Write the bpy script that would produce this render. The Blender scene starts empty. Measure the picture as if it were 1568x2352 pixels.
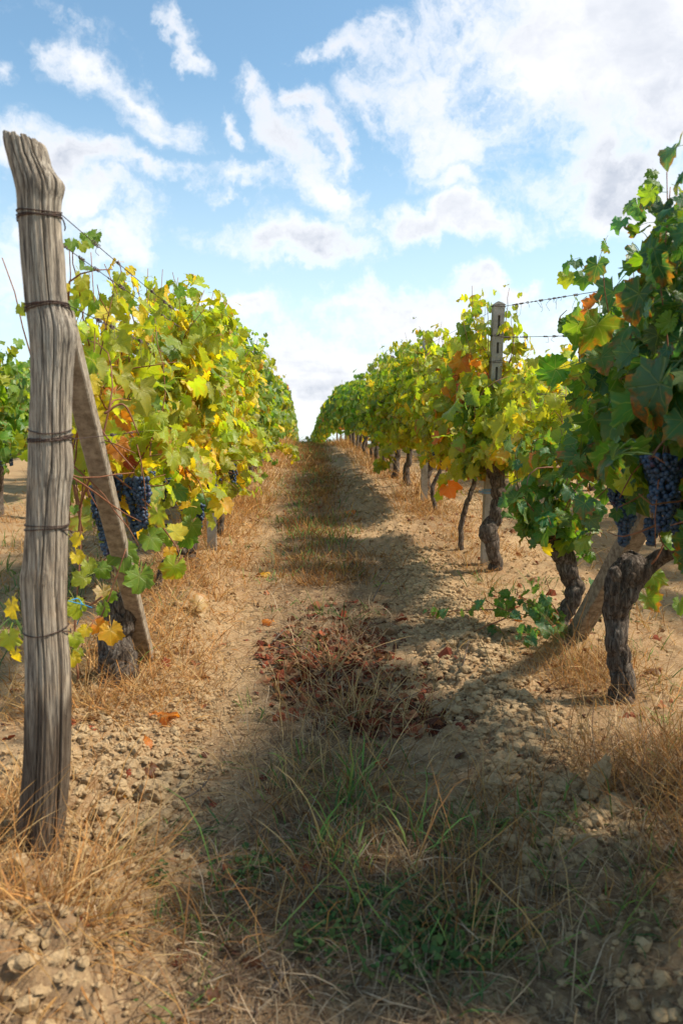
import bpy, math, random
import numpy as np
from mathutils import Matrix, Vector, Euler
SC = bpy.context.scene
COL = SC.collection
R_ = math.radians
rng = np.random.default_rng(11)
random.seed(5)

# ------------------------------------------------------------------ camera, sky, sun, exposure
EYE = 1.30
FPX = 1800.0                                   # focal length in 1568x2352 pixels
cd = bpy.data.cameras.new('camera'); cam = bpy.data.objects.new('camera', cd); COL.objects.link(cam)
SC.camera = cam
cam.location = (0, 0, EYE)
cam.rotation_euler = (R_(90 - 5.27), 0, R_(-2.67))
cd.sensor_fit = 'VERTICAL'; cd.sensor_height = 36; cd.sensor_width = 24
cd.lens = FPX / 2352 * 36
cd.clip_start = 0.05; cd.clip_end = 3000
cd.dof.use_dof = True; cd.dof.focus_distance = 4.2; cd.dof.aperture_fstop = 3.8
CROT = cam.rotation_euler.to_matrix()

def ray(px, py):
    return CROT @ Vector(((px - 784) / FPX, -(py - 1176) / FPX, -1))

def P(px, py, Y):
    r = ray(px, py); return Vector((0, 0, EYE)) + r * (Y / r.y)

SUN_EL, SUN_AZ = 50.0, 92.0                    # azimuth clockwise from +Y (view direction) towards +X
sdir = Vector((math.cos(R_(SUN_EL)) * math.sin(R_(SUN_AZ)), math.cos(R_(SUN_EL)) * math.cos(R_(SUN_AZ)), math.sin(R_(SUN_EL))))
ld = bpy.data.lights.new('sun', 'SUN'); lo = bpy.data.objects.new('sun', ld); COL.objects.link(lo)
ld.energy = 3.0; ld.angle = R_(5.5); ld.color = (1.0, 0.90, 0.76)
lo.rotation_euler = (-sdir).to_track_quat('-Z', 'Y').to_euler()
lo.location = (20, 0, 30)
SC.view_settings.view_transform = 'Standard'; SC.view_settings.look = 'None'
SC.view_settings.exposure = 1.02; SC.view_settings.gamma = 1
SC.view_settings.use_curve_mapping = False

class NT:
    """small helper to write node trees"""
    def __init__(s, tree): s.t = tree; s.n = tree.nodes; s.l = tree.links
    def put(s, sock, v):
        if v is None: return
        if isinstance(v, bpy.types.NodeSocket): s.l.new(v, sock)
        else: sock.default_value = v
    def node(s, typ, ins=None, **kw):
        nd = s.n.new(typ)
        for k, v in kw.items(): setattr(nd, k, v)
        for k, v in (ins or {}).items(): s.put(nd.inputs[k], v)
        return nd
    def m(s, op, a, b=None, c=None, clamp=False):
        nd = s.node('ShaderNodeMath', {0: a}, operation=op, use_clamp=clamp)
        if b is not None: s.put(nd.inputs[1], b)
        if c is not None: s.put(nd.inputs[2], c)
        return nd.outputs[0]
    def vm(s, op, a, b=None, out=0):
        nd = s.node('ShaderNodeVectorMath', {0: a}, operation=op)
        if b is not None: s.put(nd.inputs[1], b)
        return nd.outputs[out]
    def noise(s, vec, scale, detail=4, rough=0.55, dist=0.0):
        nd = s.node('ShaderNodeTexNoise', {'Vector': vec, 'Scale': scale, 'Detail': detail, 'Roughness': rough, 'Distortion': dist})
        return nd.outputs['Fac']
    def ramp(s, f, stops, interp='LINEAR'):
        nd = s.node('ShaderNodeValToRGB', {0: f}); cr = nd.color_ramp; cr.interpolation = interp
        while len(cr.elements) > 1: cr.elements.remove(cr.elements[-1])
        cr.elements[0].position = stops[0][0]; cr.elements[0].color = col4(stops[0][1])
        for p, c in stops[1:]:
            e = cr.elements.new(p); e.color = col4(c)
        return nd.outputs[0]
    def mix(s, f, a, b, typ='MIX'):
        nd = s.node('ShaderNodeMix', data_type='RGBA', blend_type=typ)
        s.put(nd.inputs[0], f); s.put(nd.inputs[6], a if isinstance(a, bpy.types.NodeSocket) else col4(a)); s.put(nd.inputs[7], b if isinstance(b, bpy.types.NodeSocket) else col4(b))
        return nd.outputs[2]
    def mr(s, v, a, b, c=0.0, d=1.0, smooth=False):
        if a > b: a, b, c, d = b, a, d, c
        nd = s.node('ShaderNodeMapRange', {0: v, 1: a, 2: b, 3: c, 4: d})
        if smooth: nd.interpolation_type = 'SMOOTHSTEP'
        return nd.outputs[0]
def col4(c):
    if isinstance(c, (int, float)): return (c, c, c, 1)
    return tuple(c) if len(c) == 4 else (c[0], c[1], c[2], 1)

# ---- sky: Nishita with broken autumn clouds laid over it
world = bpy.data.worlds.new('World'); SC.world = world; world.use_nodes = True
wt = world.node_tree
for n in list(wt.nodes): wt.nodes.remove(n)
W = NT(wt)
tc = W.node('ShaderNodeTexCoord').outputs['Generated']
sky = W.node('ShaderNodeTexSky', sky_type='NISHITA')
sky.sun_disc = False; sky.sun_elevation = R_(SUN_EL); sky.sun_rotation = R_(SUN_AZ)
sky.air_density = 1.0; sky.dust_density = 0.6; sky.ozone_density = 1.2; sky.altitude = 300
sep = W.node('ShaderNodeSeparateXYZ', {0: tc})
zc = W.m('MAXIMUM', sep.outputs[2], 0.0)
zz = W.m('ADD', zc, 0.22)
pl = W.node('ShaderNodeCombineXYZ', {0: W.m('DIVIDE', sep.outputs[0], zz), 1: W.m('DIVIDE', sep.outputs[1], zz), 2: W.m('MULTIPLY', zc, 1.5)}).outputs[0]
CL = [  # px, py, half-length, half-width, tilt (deg, clockwise on picture), weight
    (1440, 90, 330, 200, 0, 1.6), (1190, 40, 160, 60, 0, .7), (1440, 400, 230, 120, 0, 1.2), (1300, 215, 190, 70, 20, .9),
    (1000, 170, 120, 150, -20, 1.05), (1010, 300, 190, 80, 35, 1.05), (1090, 425, 90, 35, 40, .85),
    (780, 165, 60, 40, 0, .75), (690, 575, 210, 68, 8, 1.1), (1010, 530, 240, 58, -6, 1.15),
    (700, 400, 150, 62, 45, 1.05), (520, 412, 90, 32, 5, .85), (600, 235, 70, 34, 50, .8), (515, 295, 36, 22, 60, .7),
    (190, 110, 110, 75, 35, .95), (300, 190, 140, 42, 42, .95), (150, 20, 90, 26, 40, .6), (385, 45, 75, 28, 45, .85),
    (130, 380, 170, 75, 15, .95), (330, 400, 90, 30, 12, .85), (190, 480, 160, 52, 18, .95), (30, 620, 150, 110, 0, .85), (260, 580, 110, 42, 8, .9),
    (750, 325, 38, 45, 20, .8), (0, 155, 45, 35, 0, .8), (870, 735, 330, 60, 2, .8), (1150, 675, 110, 34, 0, .9),
    (560, 730, 190, 50, 5, .75), (750, 880, 500, 130, 0, 1.1), (350, 270, 80, 34, 30, .7), (1350, 800, 400, 90, 0, .8), (690, 632, 80, 22, 0, .7)]
cov = None
wob = W.node('ShaderNodeTexNoise', {'Vector': tc, 'Scale': 7.0, 'Detail': 6.0, 'Roughness': 0.6})
wv = W.vm('SCALE', W.vm('SUBTRACT', wob.outputs['Color'], (0.5, 0.5, 0.5)))
wv.node.inputs['Scale'].default_value = 0.21
tcw = W.vm('ADD', tc, wv)
for (px, py, a, b, tilt, wgt) in CL:
    c = ray(px, py).normalized()
    ta = R_(tilt)
    e1 = (ray(px + 40 * math.cos(ta), py + 40 * math.sin(ta)).normalized() - c).normalized()
    e2 = c.cross(e1).normalized()
    d = W.vm('SUBTRACT', tcw, tuple(c))
    k = FPX * 1.05
    q = W.node('ShaderNodeCombineXYZ', {0: W.vm('DOT_PRODUCT', d, tuple(e1 * (k / a / 1.2)), 'Value'),
                                        1: W.vm('DOT_PRODUCT', d, tuple(e2 * (k / b / 1.2)), 'Value'),
                                        2: W.vm('DOT_PRODUCT', d, tuple(c * 1.0), 'Value')}).outputs[0]
    f = W.m('MULTIPLY', W.m('SUBTRACT', 1.0, W.vm('LENGTH', q, None, 'Value')), wgt)
    cov = f if cov is None else W.m('SMOOTH_MAX', cov, f, 0.25)
cov = W.m('MAXIMUM', cov, -0.75)
# behind and beside the frame the same broken cloud goes on
side = W.mr(sep.outputs[1], 0.75, 0.45)
cov = W.m('ADD', cov, W.m('MULTIPLY', side, 0.75), None)
n1 = W.noise(pl, 3.1, 8, 0.58, 0.3)
n2 = W.noise(tcw, 11.0, 10, 0.66)
dens = W.m('ADD', W.m('MULTIPLY', cov, 0.75), W.m('ADD', W.m('MULTIPLY', W.m('SUBTRACT', n1, 0.5), 0.9), W.m('MULTIPLY', W.m('SUBTRACT', n2, 0.5), 1.7)))
alpha = W.mr(dens, -0.02, 0.66, 0, 1, True)
thick = W.mr(dens, 0.32, 0.95)
n3 = W.noise(pl, 2.2, 6, 0.6)
grey = W.m('MULTIPLY', thick, W.mr(n3, 0.30, 0.60))
hz = W.mr(sep.outputs[2], 0.42, 0.0, 0, 1, True)
CLB = 3.75
ccol = W.mix(grey, (1.0 * CLB, 1.0 * CLB, 1.02 * CLB), (.55 * CLB, .59 * CLB, .68 * CLB))
skb = W.mix(W.m('MULTIPLY', hz, 0.75), W.mix(1.0, sky.outputs[0], (.66, .76, .70), 'MULTIPLY'), (.80 * CLB, .93 * CLB, 1.0 * CLB))
skc = W.mix(W.m('MULTIPLY', alpha, 0.95), skb, ccol)
bg = W.node('ShaderNodeBackground', {0: skc, 1: 0.15})
wo = W.node('ShaderNodeOutputWorld', {0: bg.outputs[0]})

# ------------------------------------------------------------------ numpy helpers
def _h(ix, iy, iz, seed):
    n = (ix * 374761393 + iy * 668265263 + iz * 2147483647 + seed * 1274126177) & 0xFFFFFFFF
    n = ((n ^ (n >> 13)) * 1274126177) & 0xFFFFFFFF
    n = ((n ^ (n >> 16)) * 2246822519) & 0xFFFFFFFF
    return ((n ^ (n >> 15)) & 0xFFFFFF) / float(0xFFFFFF)
def vn(x, y, z=0.0, seed=0):
    x, y, z = np.broadcast_arrays(np.asarray(x, float), np.asarray(y, float), np.asarray(z, float))
    fx, fy, fz = np.floor(x), np.floor(y), np.floor(z)
    ix, iy, iz = fx.astype(np.int64), fy.astype(np.int64), fz.astype(np.int64)
    u, v, w = x - fx, y - fy, z - fz
    u, v, w = u * u * (3 - 2 * u), v * v * (3 - 2 * v), w * w * (3 - 2 * w)
    r = 0
    for a in (0, 1):
        for b in (0, 1):
            for c in (0, 1):
                r = r + _h(ix + a, iy + b, iz + c, seed) * (u if a else 1 - u) * (v if b else 1 - v) * (w if c else 1 - w)
    return r * 2 - 1
def fbm(x, y, z=0.0, o=4, seed=0, g=0.5):
    s, a, t, k = 0, 1.0, 0, 1.0
    for i in range(o):
        s = s + a * vn(x * k, y * k, z * k, seed + i * 17); t += a; a *= g; k *= 2.03
    return s / t
def worley(x, y, seed=0):
    """distance to nearest jittered cell point, and that cell's random number"""
    fx, fy = np.floor(x).astype(np.int64), np.floor(y).astype(np.int64)
    best = np.full(np.shape(x), 9.0); rid = np.zeros(np.shape(x)); sec = np.full(np.shape(x), 9.0)
    for a in (-1, 0, 1):
        for b in (-1, 0, 1):
            cx, cy = fx + a, fy + b
            px = cx + _h(cx, cy, 0 * cx, seed + 1); py = cy + _h(cx, cy, 0 * cx, seed + 2)
            d = np.hypot(x - px, y - py); r = _h(cx, cy, 0 * cx, seed + 3)
            m = d < best
            sec = np.where(m, best, np.minimum(sec, d))
            rid = np.where(m, r, rid); best = np.where(m, d, best)
    return best, sec, rid
def sst(a, b, x):
    t = np.clip((x - a) / (b - a), 0, 1); return t * t * (3 - 2 * t)
def bump(x, c, w): return np.exp(-((x - c) / w) ** 2)

LX, RX = -0.82, 1.33                      # the two vine rows
ROWS = [-5.1, -2.95, LX, RX, 3.45, 5.6]
def Gbase(x, y):
    x = np.asarray(x, float); y = np.asarray(y, float)
    yc = np.clip(y, 0, 46)
    z = .08 * yc - .0014 * yc * yc + np.where(y > 46, (y - 46) * -0.0488, 0) + np.where(y < 0, y * .08, 0) * np.exp(np.minimum(y, 0) / 60)
    for r in ROWS: z = z + .045 * bump(x, r, .33)
    z = z - .025 * bump(x, -.33, .2) + .03 * bump(x, .80, .13) - .015 * bump(x, .55, .12)
    return z
def cloddy(x, y):
    """0..1: how lumpy the tilled soil is"""
    r = 1.0 * bump(x, .80 + .05 * np.sin(y * 1.3), .34) + .75 * bump(x, -.62, .22) + .5 * sst(1.2, 1.5, x) + .9 * sst(-.35, -.6, x) * sst(3.2, 2.2, y) + .5 * sst(-1.2, -1.6, x)
    r = r + .5 * sst(-.2, -.5, x) * sst(2.2, 1.8, y)
    return np.clip(r, .08, 1.05) * (0.65 + .5 * vn(x * 1.7, y * 1.3, 0, 5))
def G(x, y, fine=True):
    x = np.asarray(x, float); y = np.asarray(y, float)
    z = Gbase(x, y)
    d = np.hypot(x, y)
    z = z + .03 * fbm(x * .9, y * .9, 0, 3, 3) + .22 * fbm(x * .05, y * .05, 0, 2, 8) * sst(10, 40, np.abs(x)) 
    c = cloddy(x, y)
    f = sst(24, 9, d)
    z = z + f * (.012 + .03 * c) * fbm(x * 4.3, y * 4.3, 0, 3, 21)
    # big torn lumps in the near left corner
    corner = sst(-.3, -.62, x) * sst(2.05, 1.7, y)
    F1, F2, rid = worley(x * 3.4 + 7 + .2 * vn(x * 9, y * 9, 0, 3), y * 3.4, 31)
    z = z + corner * (.03 + .20 * np.clip(F2 - F1, 0, .45) * (.4 + rid))
    if fine:
        wx = x + .02 * vn(x * 16, y * 16, 0, 41); wy = y + .02 * vn(x * 16, y * 16, 5, 42)
        F1, F2, rid = worley(wx * 8, wy * 8, 9)
        z = z + f * c * .075 * np.clip(F2 - F1, 0, .5) * (.3 + 1.2 * rid)
        F1, F2, rid = worley(wx * 19, wy * 19, 13)
        z = z + f * (.22 + c) * .034 * np.clip(F2 - F1, 0, .5) * (.3 + 1.2 * rid)
        z = z + f * (.004 + .006 * c) * fbm(x * 34, y * 34, 0, 2, 51)
    return z
def g1(x, y): return float(G(np.array([x]), np.array([y]), False)[0])
def GP(px, py):
    """where the picture ray meets the ground"""
    r = ray(px, py); lo_, hi_ = .5, 60.0
    for i in range(600):
        Y = .8 + i * .05
        p = P(px, py, Y)
        if p.z <= float(Gbase(p.x, p.y)): break
    a, b = Y - .05, Y
    for i in range(14):
        m_ = (a + b) / 2; p = P(px, py, m_)
        if p.z <= float(Gbase(p.x, p.y)): b = m_
        else: a = m_
    return P(px, py, b)

def mesh_np(name, V, T, uv=None, col=None, smooth=False, mat=None, mats=None, mi=None):
    me = bpy.data.meshes.new(name)
    V = np.ascontiguousarray(V, np.float32); T = np.ascontiguousarray(T, np.int32)
    me.vertices.add(len(V)); me.vertices.foreach_set('co', V.ravel())
    k = T.shape[1]
    me.loops.add(T.size); me.loops.foreach_set('vertex_index', T.ravel())
    me.polygons.add(len(T)); me.polygons.foreach_set('loop_start', np.arange(0, T.size, k, dtype=np.int32))
    if uv is not None:
        ul = me.uv_layers.new(name='UVMap'); ul.uv.foreach_set('vector', np.ascontiguousarray(uv[T.ravel()], np.float32).ravel())
    if col is not None:
        a = me.color_attributes.new(name='Col', type='FLOAT_COLOR', domain='POINT')
        a.data.foreach_set('color', np.ascontiguousarray(col, np.float32).ravel())
    me.polygons.foreach_set('use_smooth', np.full(len(T), smooth, dtype=bool))
    me.update(calc_edges=True); me.validate()
    for m_ in (mats or ([mat] if mat else [])): me.materials.append(m_)
    if mi is not None: me.polygons.foreach_set('material_index', np.ascontiguousarray(mi, np.int32))
    return me
def link(name, me, parent=None, loc=None, label=None, cat=None, group=None, kind=None):
    o = bpy.data.objects.new(name, me); COL.objects.link(o)
    if parent is not None: o.parent = parent
    if loc is not None: o.location = loc
    if label: o['label'] = label
    if cat: o['category'] = cat
    if group: o['group'] = group
    if kind: o['kind'] = kind
    return o
def empty(name, loc, label, cat, group=None):
    o = link(name, None, None, loc, label, cat, group); o.empty_display_size = .1; return o

def frames(C):
    C = np.asarray(C, float)
    t = np.gradient(C, axis=0); t /= np.linalg.norm(t, axis=1)[:, None] + 1e-9
    ref = np.array([0, 0, 1.0]) if abs(t[0, 2]) < .9 else np.array([1.0, 0, 0])
    n = np.zeros_like(t); v = ref - t[0] * ref.dot(t[0]); n[0] = v / np.linalg.norm(v)
    for i in range(1, len(t)):
        v = n[i - 1] - t[i] * n[i - 1].dot(t[i]); n[i] = v / (np.linalg.norm(v) + 1e-9)
    return t, n, np.cross(t, n)
def smooth_curve(pts, n):
    """Catmull-Rom through the points (any width of rows)"""
    p = np.asarray(pts, float); p = np.vstack([2 * p[0] - p[1], p, 2 * p[-1] - p[-2]])
    m_ = len(p) - 3; out = []
    for u in np.linspace(0, m_ - 1e-6, n):
        i = int(u); t = u - i; a, b, c, d = p[i:i + 4]
        out.append(.5 * (2 * b + (c - a) * t + (2 * a - 5 * b + 4 * c - d) * t * t + (3 * b - a - 3 * c + d) * t ** 3))
    return np.array(out)
def tube(C, rad, k=8, disp=None, cap=True):
    """tube mesh about curve C; disp(theta, s, len) -> factor"""
    C = np.asarray(C, float); n = len(C); rad = np.broadcast_to(rad, (n,))
    t, a, b = frames(C)
    th = np.linspace(0, 2 * np.pi, k, endpoint=False)
    s = np.concatenate([[0], np.cumsum(np.linalg.norm(np.diff(C, axis=0), axis=1))])
    R = np.repeat(rad[:, None], k, 1)
    if disp is not None: R = R * disp(th[None, :], s[:, None])
    V = C[:, None, :] + R[..., None] * (np.cos(th)[None, :, None] * a[:, None, :] + np.sin(th)[None, :, None] * b[:, None, :])
    V = V.reshape(-1, 3); T = []
    i = np.arange(n - 1)[:, None] * k; j = np.arange(k)[None, :]; j2 = (j + 1) % k
    q = np.stack([i + j, i + j2, i + k + j2, i + k + j], -1).reshape(-1, 4)
    T = np.vstack([q[:, [0, 1, 2]], q[:, [0, 2, 3]]])
    uv = np.stack([np.broadcast_to(th[None, :] / (2 * np.pi), (n, k)), np.broadcast_to(s[:, None], (n, k))], -1).reshape(-1, 2)
    if cap:
        c0, c1 = len(V), len(V) + 1
        V = np.vstack([V, C[0], C[-1]]); uv = np.vstack([uv, [0, 0], [0, s[-1]]])
        jj = np.arange(k); T = np.vstack([T, np.stack([np.full(k, c0), (jj + 1) % k, jj], -1), np.stack([np.full(k, c1), (n - 1) * k + jj, (n - 1) * k + (jj + 1) % k], -1)])
    return V, T, uv
class Bag:
    def __init__(s): s.V, s.T, s.U, s.C, s.n = [], [], [], [], 0
    def add(s, V, T, uv=None, col=None):
        s.V.append(V); s.T.append(T + s.n); s.n += len(V)
        s.U.append(uv if uv is not None else np.zeros((len(V), 2)))
        s.C.append(np.broadcast_to(np.asarray(col if col is not None else (1, 1, 1, 0), float), (len(V), 4)))
    def mesh(s, name, mat, smooth=False):
        return mesh_np(name, np.vstack(s.V), np.vstack(s.T), np.vstack(s.U), np.vstack(s.C), smooth, mat)

# ------------------------------------------------------------------ materials
def newmat(name):
    m_ = bpy.data.materials.new(name); m_.use_nodes = True
    t = m_.node_tree
    for n in list(t.nodes): t.nodes.remove(n)
    return m_, NT(t)
def finish(N, col, rough=.8, bumpf=None, bstr=.3, bdist=.01, spec=.3, metal=0, trans=None, transf=0.0):
    pb = N.node('ShaderNodeBsdfPrincipled'); N.put(pb.inputs['Base Color'], col if isinstance(col, bpy.types.NodeSocket) else col4(col))
    N.put(pb.inputs['Roughness'], rough); N.put(pb.inputs['Specular IOR Level'], spec); N.put(pb.inputs['Metallic'], metal)
    if bumpf is not None:
        b = N.node('ShaderNodeBump', {'Strength': bstr, 'Distance': bdist, 'Height': bumpf}); N.l.new(b.outputs[0], pb.inputs['Normal'])
    sh = pb.outputs[0]
    if trans is not None:
        tr = N.node('ShaderNodeBsdfTranslucent'); N.put(tr.inputs[0], trans)
        sh = N.node('ShaderNodeMixShader', {0: transf, 1: sh, 2: tr.outputs[0]}).outputs[0]
    N.node('ShaderNodeOutputMaterial', {0: sh})

def leaf_material(name, use_object):
    m_, N = newmat(name)
    if use_object:
        oi = N.node('ShaderNodeObjectInfo'); c, al, rnd = oi.outputs['Color'], oi.outputs['Alpha'], oi.outputs['Random']
    else:
        at = N.node('ShaderNodeAttribute', attribute_name='Col'); c, al = at.outputs['Color'], at.outputs['Alpha']; rnd = 0.4
    uv = N.node('ShaderNodeTexCoord').outputs['UV']
    su = N.node('ShaderNodeSeparateXYZ', {0: uv}); x, y = su.outputs[0], su.outputs[1]
    r = N.vm('LENGTH', uv, None, 'Value')
    ang = N.m('ARCTAN2', x, y)
    w = N.m('ABSOLUTE', N.m('SUBTRACT', N.m('FLOORED_MODULO', N.m('ADD', ang, R_(26)), R_(52)), R_(26)))
    vein = N.mr(N.m('MULTIPLY', w, r), 0.0, 0.022, 1, 0, True)
    # side veins leave each main vein obliquely
    v2 = N.m('ABSOLUTE', N.m('SUBTRACT', N.m('FRACT', N.m('ADD', N.m('MULTIPLY', r, 9.0), N.m('MULTIPLY', w, 5.0))), 0.5))
    vein2 = N.mr(v2, 0.0, 0.14, 0.45, 0)
    oc = N.node('ShaderNodeTexCoord').outputs['Object']
    wp = N.node('ShaderNodeNewGeometry').outputs['Position']
    no = N.noise(wp, 42, 4, .6)
    no2 = N.noise(wp, 130, 3, .6)
    edge = N.mr(N.m('ADD', N.m('ADD', r, N.m('MULTIPLY', w, .5)), N.m('MULTIPLY', N.m('SUBTRACT', no, .5), 1.1)), 0.42, 0.78, 0, 1, True)
    edge = N.m('MULTIPLY', edge, al)
    burn = N.mix(N.mr(no2, .35, .65), (.50, .20, .03), (.30, .09, .03))
    c1 = N.mix(N.m('MULTIPLY', N.mr(no, .35, .7), .45), c, N.mix(1, c, (1.5, 1.25, .6), 'MULTIPLY'))
    c1 = N.mix(edge, c1, burn)
    c1 = N.mix(N.m('MULTIPLY', vein2, .35), c1, N.mix(1, c1, (1.35, 1.35, 1.1), 'MULTIPLY'))
    c1 = N.mix(N.m('MULTIPLY', vein, .6), c1, N.mix(.55, c1, (.45, .48, .16)))
    spots = N.mr(N.noise(wp, 210, 2, .5), .70, .76)
    c1 = N.mix(N.m('MULTIPLY', spots, .6), c1, (.14, .06, .025))
    # the underside is paler and duller
    bf = N.node('ShaderNodeNewGeometry').outputs['Backfacing']
    c2 = N.mix(N.m('MULTIPLY', bf, .45), c1, N.mix(.35, c1, (.30, .33, .20)))
    tcol = N.mix(1, c1, (1.95, 1.75, .5), 'MULTIPLY')
    bh = N.m('ADD', N.m('MULTIPLY', vein, -1.0), N.m('ADD', N.m('MULTIPLY', vein2, -.6), N.m('MULTIPLY', no2, .5)))
    finish(N, c2, N.mr(bf, 0, 1, .42, .75), bh, .5, .004, .5, 0, tcol, .48)
    return m_
M = {}
M['leaf_obj'] = leaf_material('vine_leaf', True)
M['leaf_att'] = leaf_material('vine_leaf_mass', False)
def attr_mat(name, rough=.9, tr=.2, spec=.2):
    m_, N = newmat(name)
    c = N.node('ShaderNodeAttribute', attribute_name='Col').outputs['Color']
    wp = N.node('ShaderNodeNewGeometry').outputs['Position']
    c = N.mix(N.mr(N.noise(wp, 60, 3), .3, .7, 0, .5), c, N.mix(1, c, (.62, .6, .55), 'MULTIPLY'))
    finish(N, c, rough, None, spec=spec, trans=N.mix(1, c, (1.3, 1.2, .8), 'MULTIPLY'), transf=tr)
    return m_
M['grass'] = attr_mat('grass_blades', .8, .25)
M['litter'] = attr_mat('dead_leaves', .9, .12)
def soil_mat():
    m_, N = newmat('dry_soil')
    p = N.node('ShaderNodeNewGeometry').outputs['Position']
    n1 = N.noise(p, 1.3, 5, .6); n2 = N.noise(p, 11, 6, .65); n3 = N.noise(p, 90, 5, .7); n4 = N.noise(p, 420, 3, .7)
    c = N.mix(N.mr(n2, .3, .7), (.33, .205, .102), (.50, .345, .185))
    c = N.mix(N.m('MULTIPLY', N.mr(n1, .40, .62), .65), c, (.30, .175, .085))
    c = N.mix(N.m('MULTIPLY', N.mr(n3, .52, .68), .55), c, (.58, .44, .27))
    c = N.mix(N.m('MULTIPLY', N.mr(n3, .46, .32), .55), c, (.16, .105, .06))
    # plant debris darkens the grassy middle strip and foreground; the foreground includes painted shade
    sp = N.node('ShaderNodeSeparateXYZ', {0: p})
    xx = N.m('ADD', sp.outputs[0], N.m('MULTIPLY', N.m('SUBTRACT', N.noise(p, 3.0, 5, .7), .5), .7))
    mid = N.mr(N.m('ABSOLUTE', N.m('SUBTRACT', xx, .12)), .16, .42, 1, 0, True)
    mid = N.m('MAXIMUM', mid, N.m('MULTIPLY', N.mr(N.m('ADD', sp.outputs[1], N.m('MULTIPLY', xx, -.15)), 2.15, 1.75), .9))
    deb_shade = N.m('MULTIPLY', mid, N.mr(N.noise(p, 24, 5, .7), .36, .58))
    c = N.mix(N.m('MULTIPLY', deb_shade, .65), c, (.16, .10, .06))
    far = N.mr(sp.outputs[1], 6, 16)
    c = N.mix(N.m('MULTIPLY', far, N.mr(n2, .4, .7, .2, .75)), c, (.36, .235, .12))
    h = N.m('ADD', N.m('MULTIPLY', n2, .6), N.m('ADD', N.m('MULTIPLY', n3, .35), N.m('MULTIPLY', n4, .14)))
    finish(N, c, .95, h, .9, .02, .15)
    return m_
M['soil'] = soil_mat()
def clod_mat():
    m_, N = newmat('soil_clods')
    p = N.node('ShaderNodeNewGeometry').outputs['Position']
    n2 = N.noise(p, 18, 5, .6); n3 = N.noise(p, 110, 5, .7)
    c = N.mix(N.mr(n2, .3, .7), (.37, .245, .128), (.53, .38, .21))
    c = N.mix(N.m('MULTIPLY', N.mr(n3, .48, .34), .5), c, (.21, .145, .085))
    finish(N, c, .95, N.m('ADD', n2, N.m('MULTIPLY', n3, .5)), .9, .012, .12)
    return m_
M['clod'] = clod_mat()
def bark_mat():
    m_, N = newmat('vine_bark')
    uv = N.node('ShaderNodeTexCoord').outputs['UV']
    p = N.node('ShaderNodeNewGeometry').outputs['Position']
    st = N.vm('MULTIPLY', p, (1, 1, .16))
    a = N.noise(st, 85, 6, .7, .6); b = N.noise(p, 14, 4, .6); c_ = N.noise(st, 240, 4, .7)
    c = N.ramp(a, [(.30, (.022, .017, .014)), (.46, (.085, .066, .052)), (.58, (.19, .155, .125)), (.72, (.32, .28, .23))])
    c = N.mix(N.mr(b, .45, .7, 0, .5), c, N.mix(1, c, (1.15, .92, .7), 'MULTIPLY'))
    finish(N, c, .92, N.m('ADD', a, N.m('MULTIPLY', c_, .4)), 1.0, .014, .15)
    return m_
M['bark'] = bark_mat()
def simple(name, c1, c2, scale=40, rough=.8, spec=.3, metal=0, bs=.3):
    m_, N = newmat(name)
    p = N.node('ShaderNodeNewGeometry').outputs['Position']
    n = N.noise(p, scale, 5, .65)
    finish(N, N.mix(N.mr(n, .35, .65), c1, c2), rough, n, bs, .004, spec, metal)
    return m_
M['cane'] = simple('red_cane', (.20, .07, .035), (.34, .15, .07), 60, .6)
M['wire'] = simple('rusty_wire', (.035, .028, .026), (.11, .055, .035), 120, .7, .4, .3)
M['tendril'] = simple('dry_tendril', (.10, .07, .06), (.20, .15, .13), 120, .9)
M['twine'] = simple('blue_twine', (.02, .25, .55), (.05, .42, .75), 120, .6)
M['twig'] = simple('dead_twig', (.05, .035, .028), (.20, .15, .11), 70, .9)
M['stem'] = simple('grape_stem', (.20, .16, .06), (.25, .12, .06), 70, .7)
def concrete_mat():
    m_, N = newmat('weathered_concrete')
    p = N.node('ShaderNodeNewGeometry').outputs['Position']
    a = N.noise(p, 9, 5, .65); b = N.noise(p, 160, 4, .7); s = N.noise(p, 60, 3, .6)
    c = N.mix(N.mr(a, .35, .68), (.27, .225, .17), (.44, .39, .32))
    c = N.mix(N.m('MULTIPLY', N.mr(s, .58, .7), .6), c, (.15, .125, .09))
    c = N.mix(N.m('MULTIPLY', N.mr(b, .6, .72), .5), c, (.5, .46, .40))
    finish(N, c, .9, N.m('ADD', N.m('MULTIPLY', b, .5), s), .6, .006, .2)
    return m_
M['concrete'] = concrete_mat()
M['brace2'] = simple('tan_brace_concrete', (.19, .145, .10), (.40, .33, .245), 34, .9, .2, 0, .8)
M['brace'] = simple('rough_brace_concrete', (.13, .10, .07), (.33, .275, .205), 38, .9, .2, 0, .8)
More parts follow.
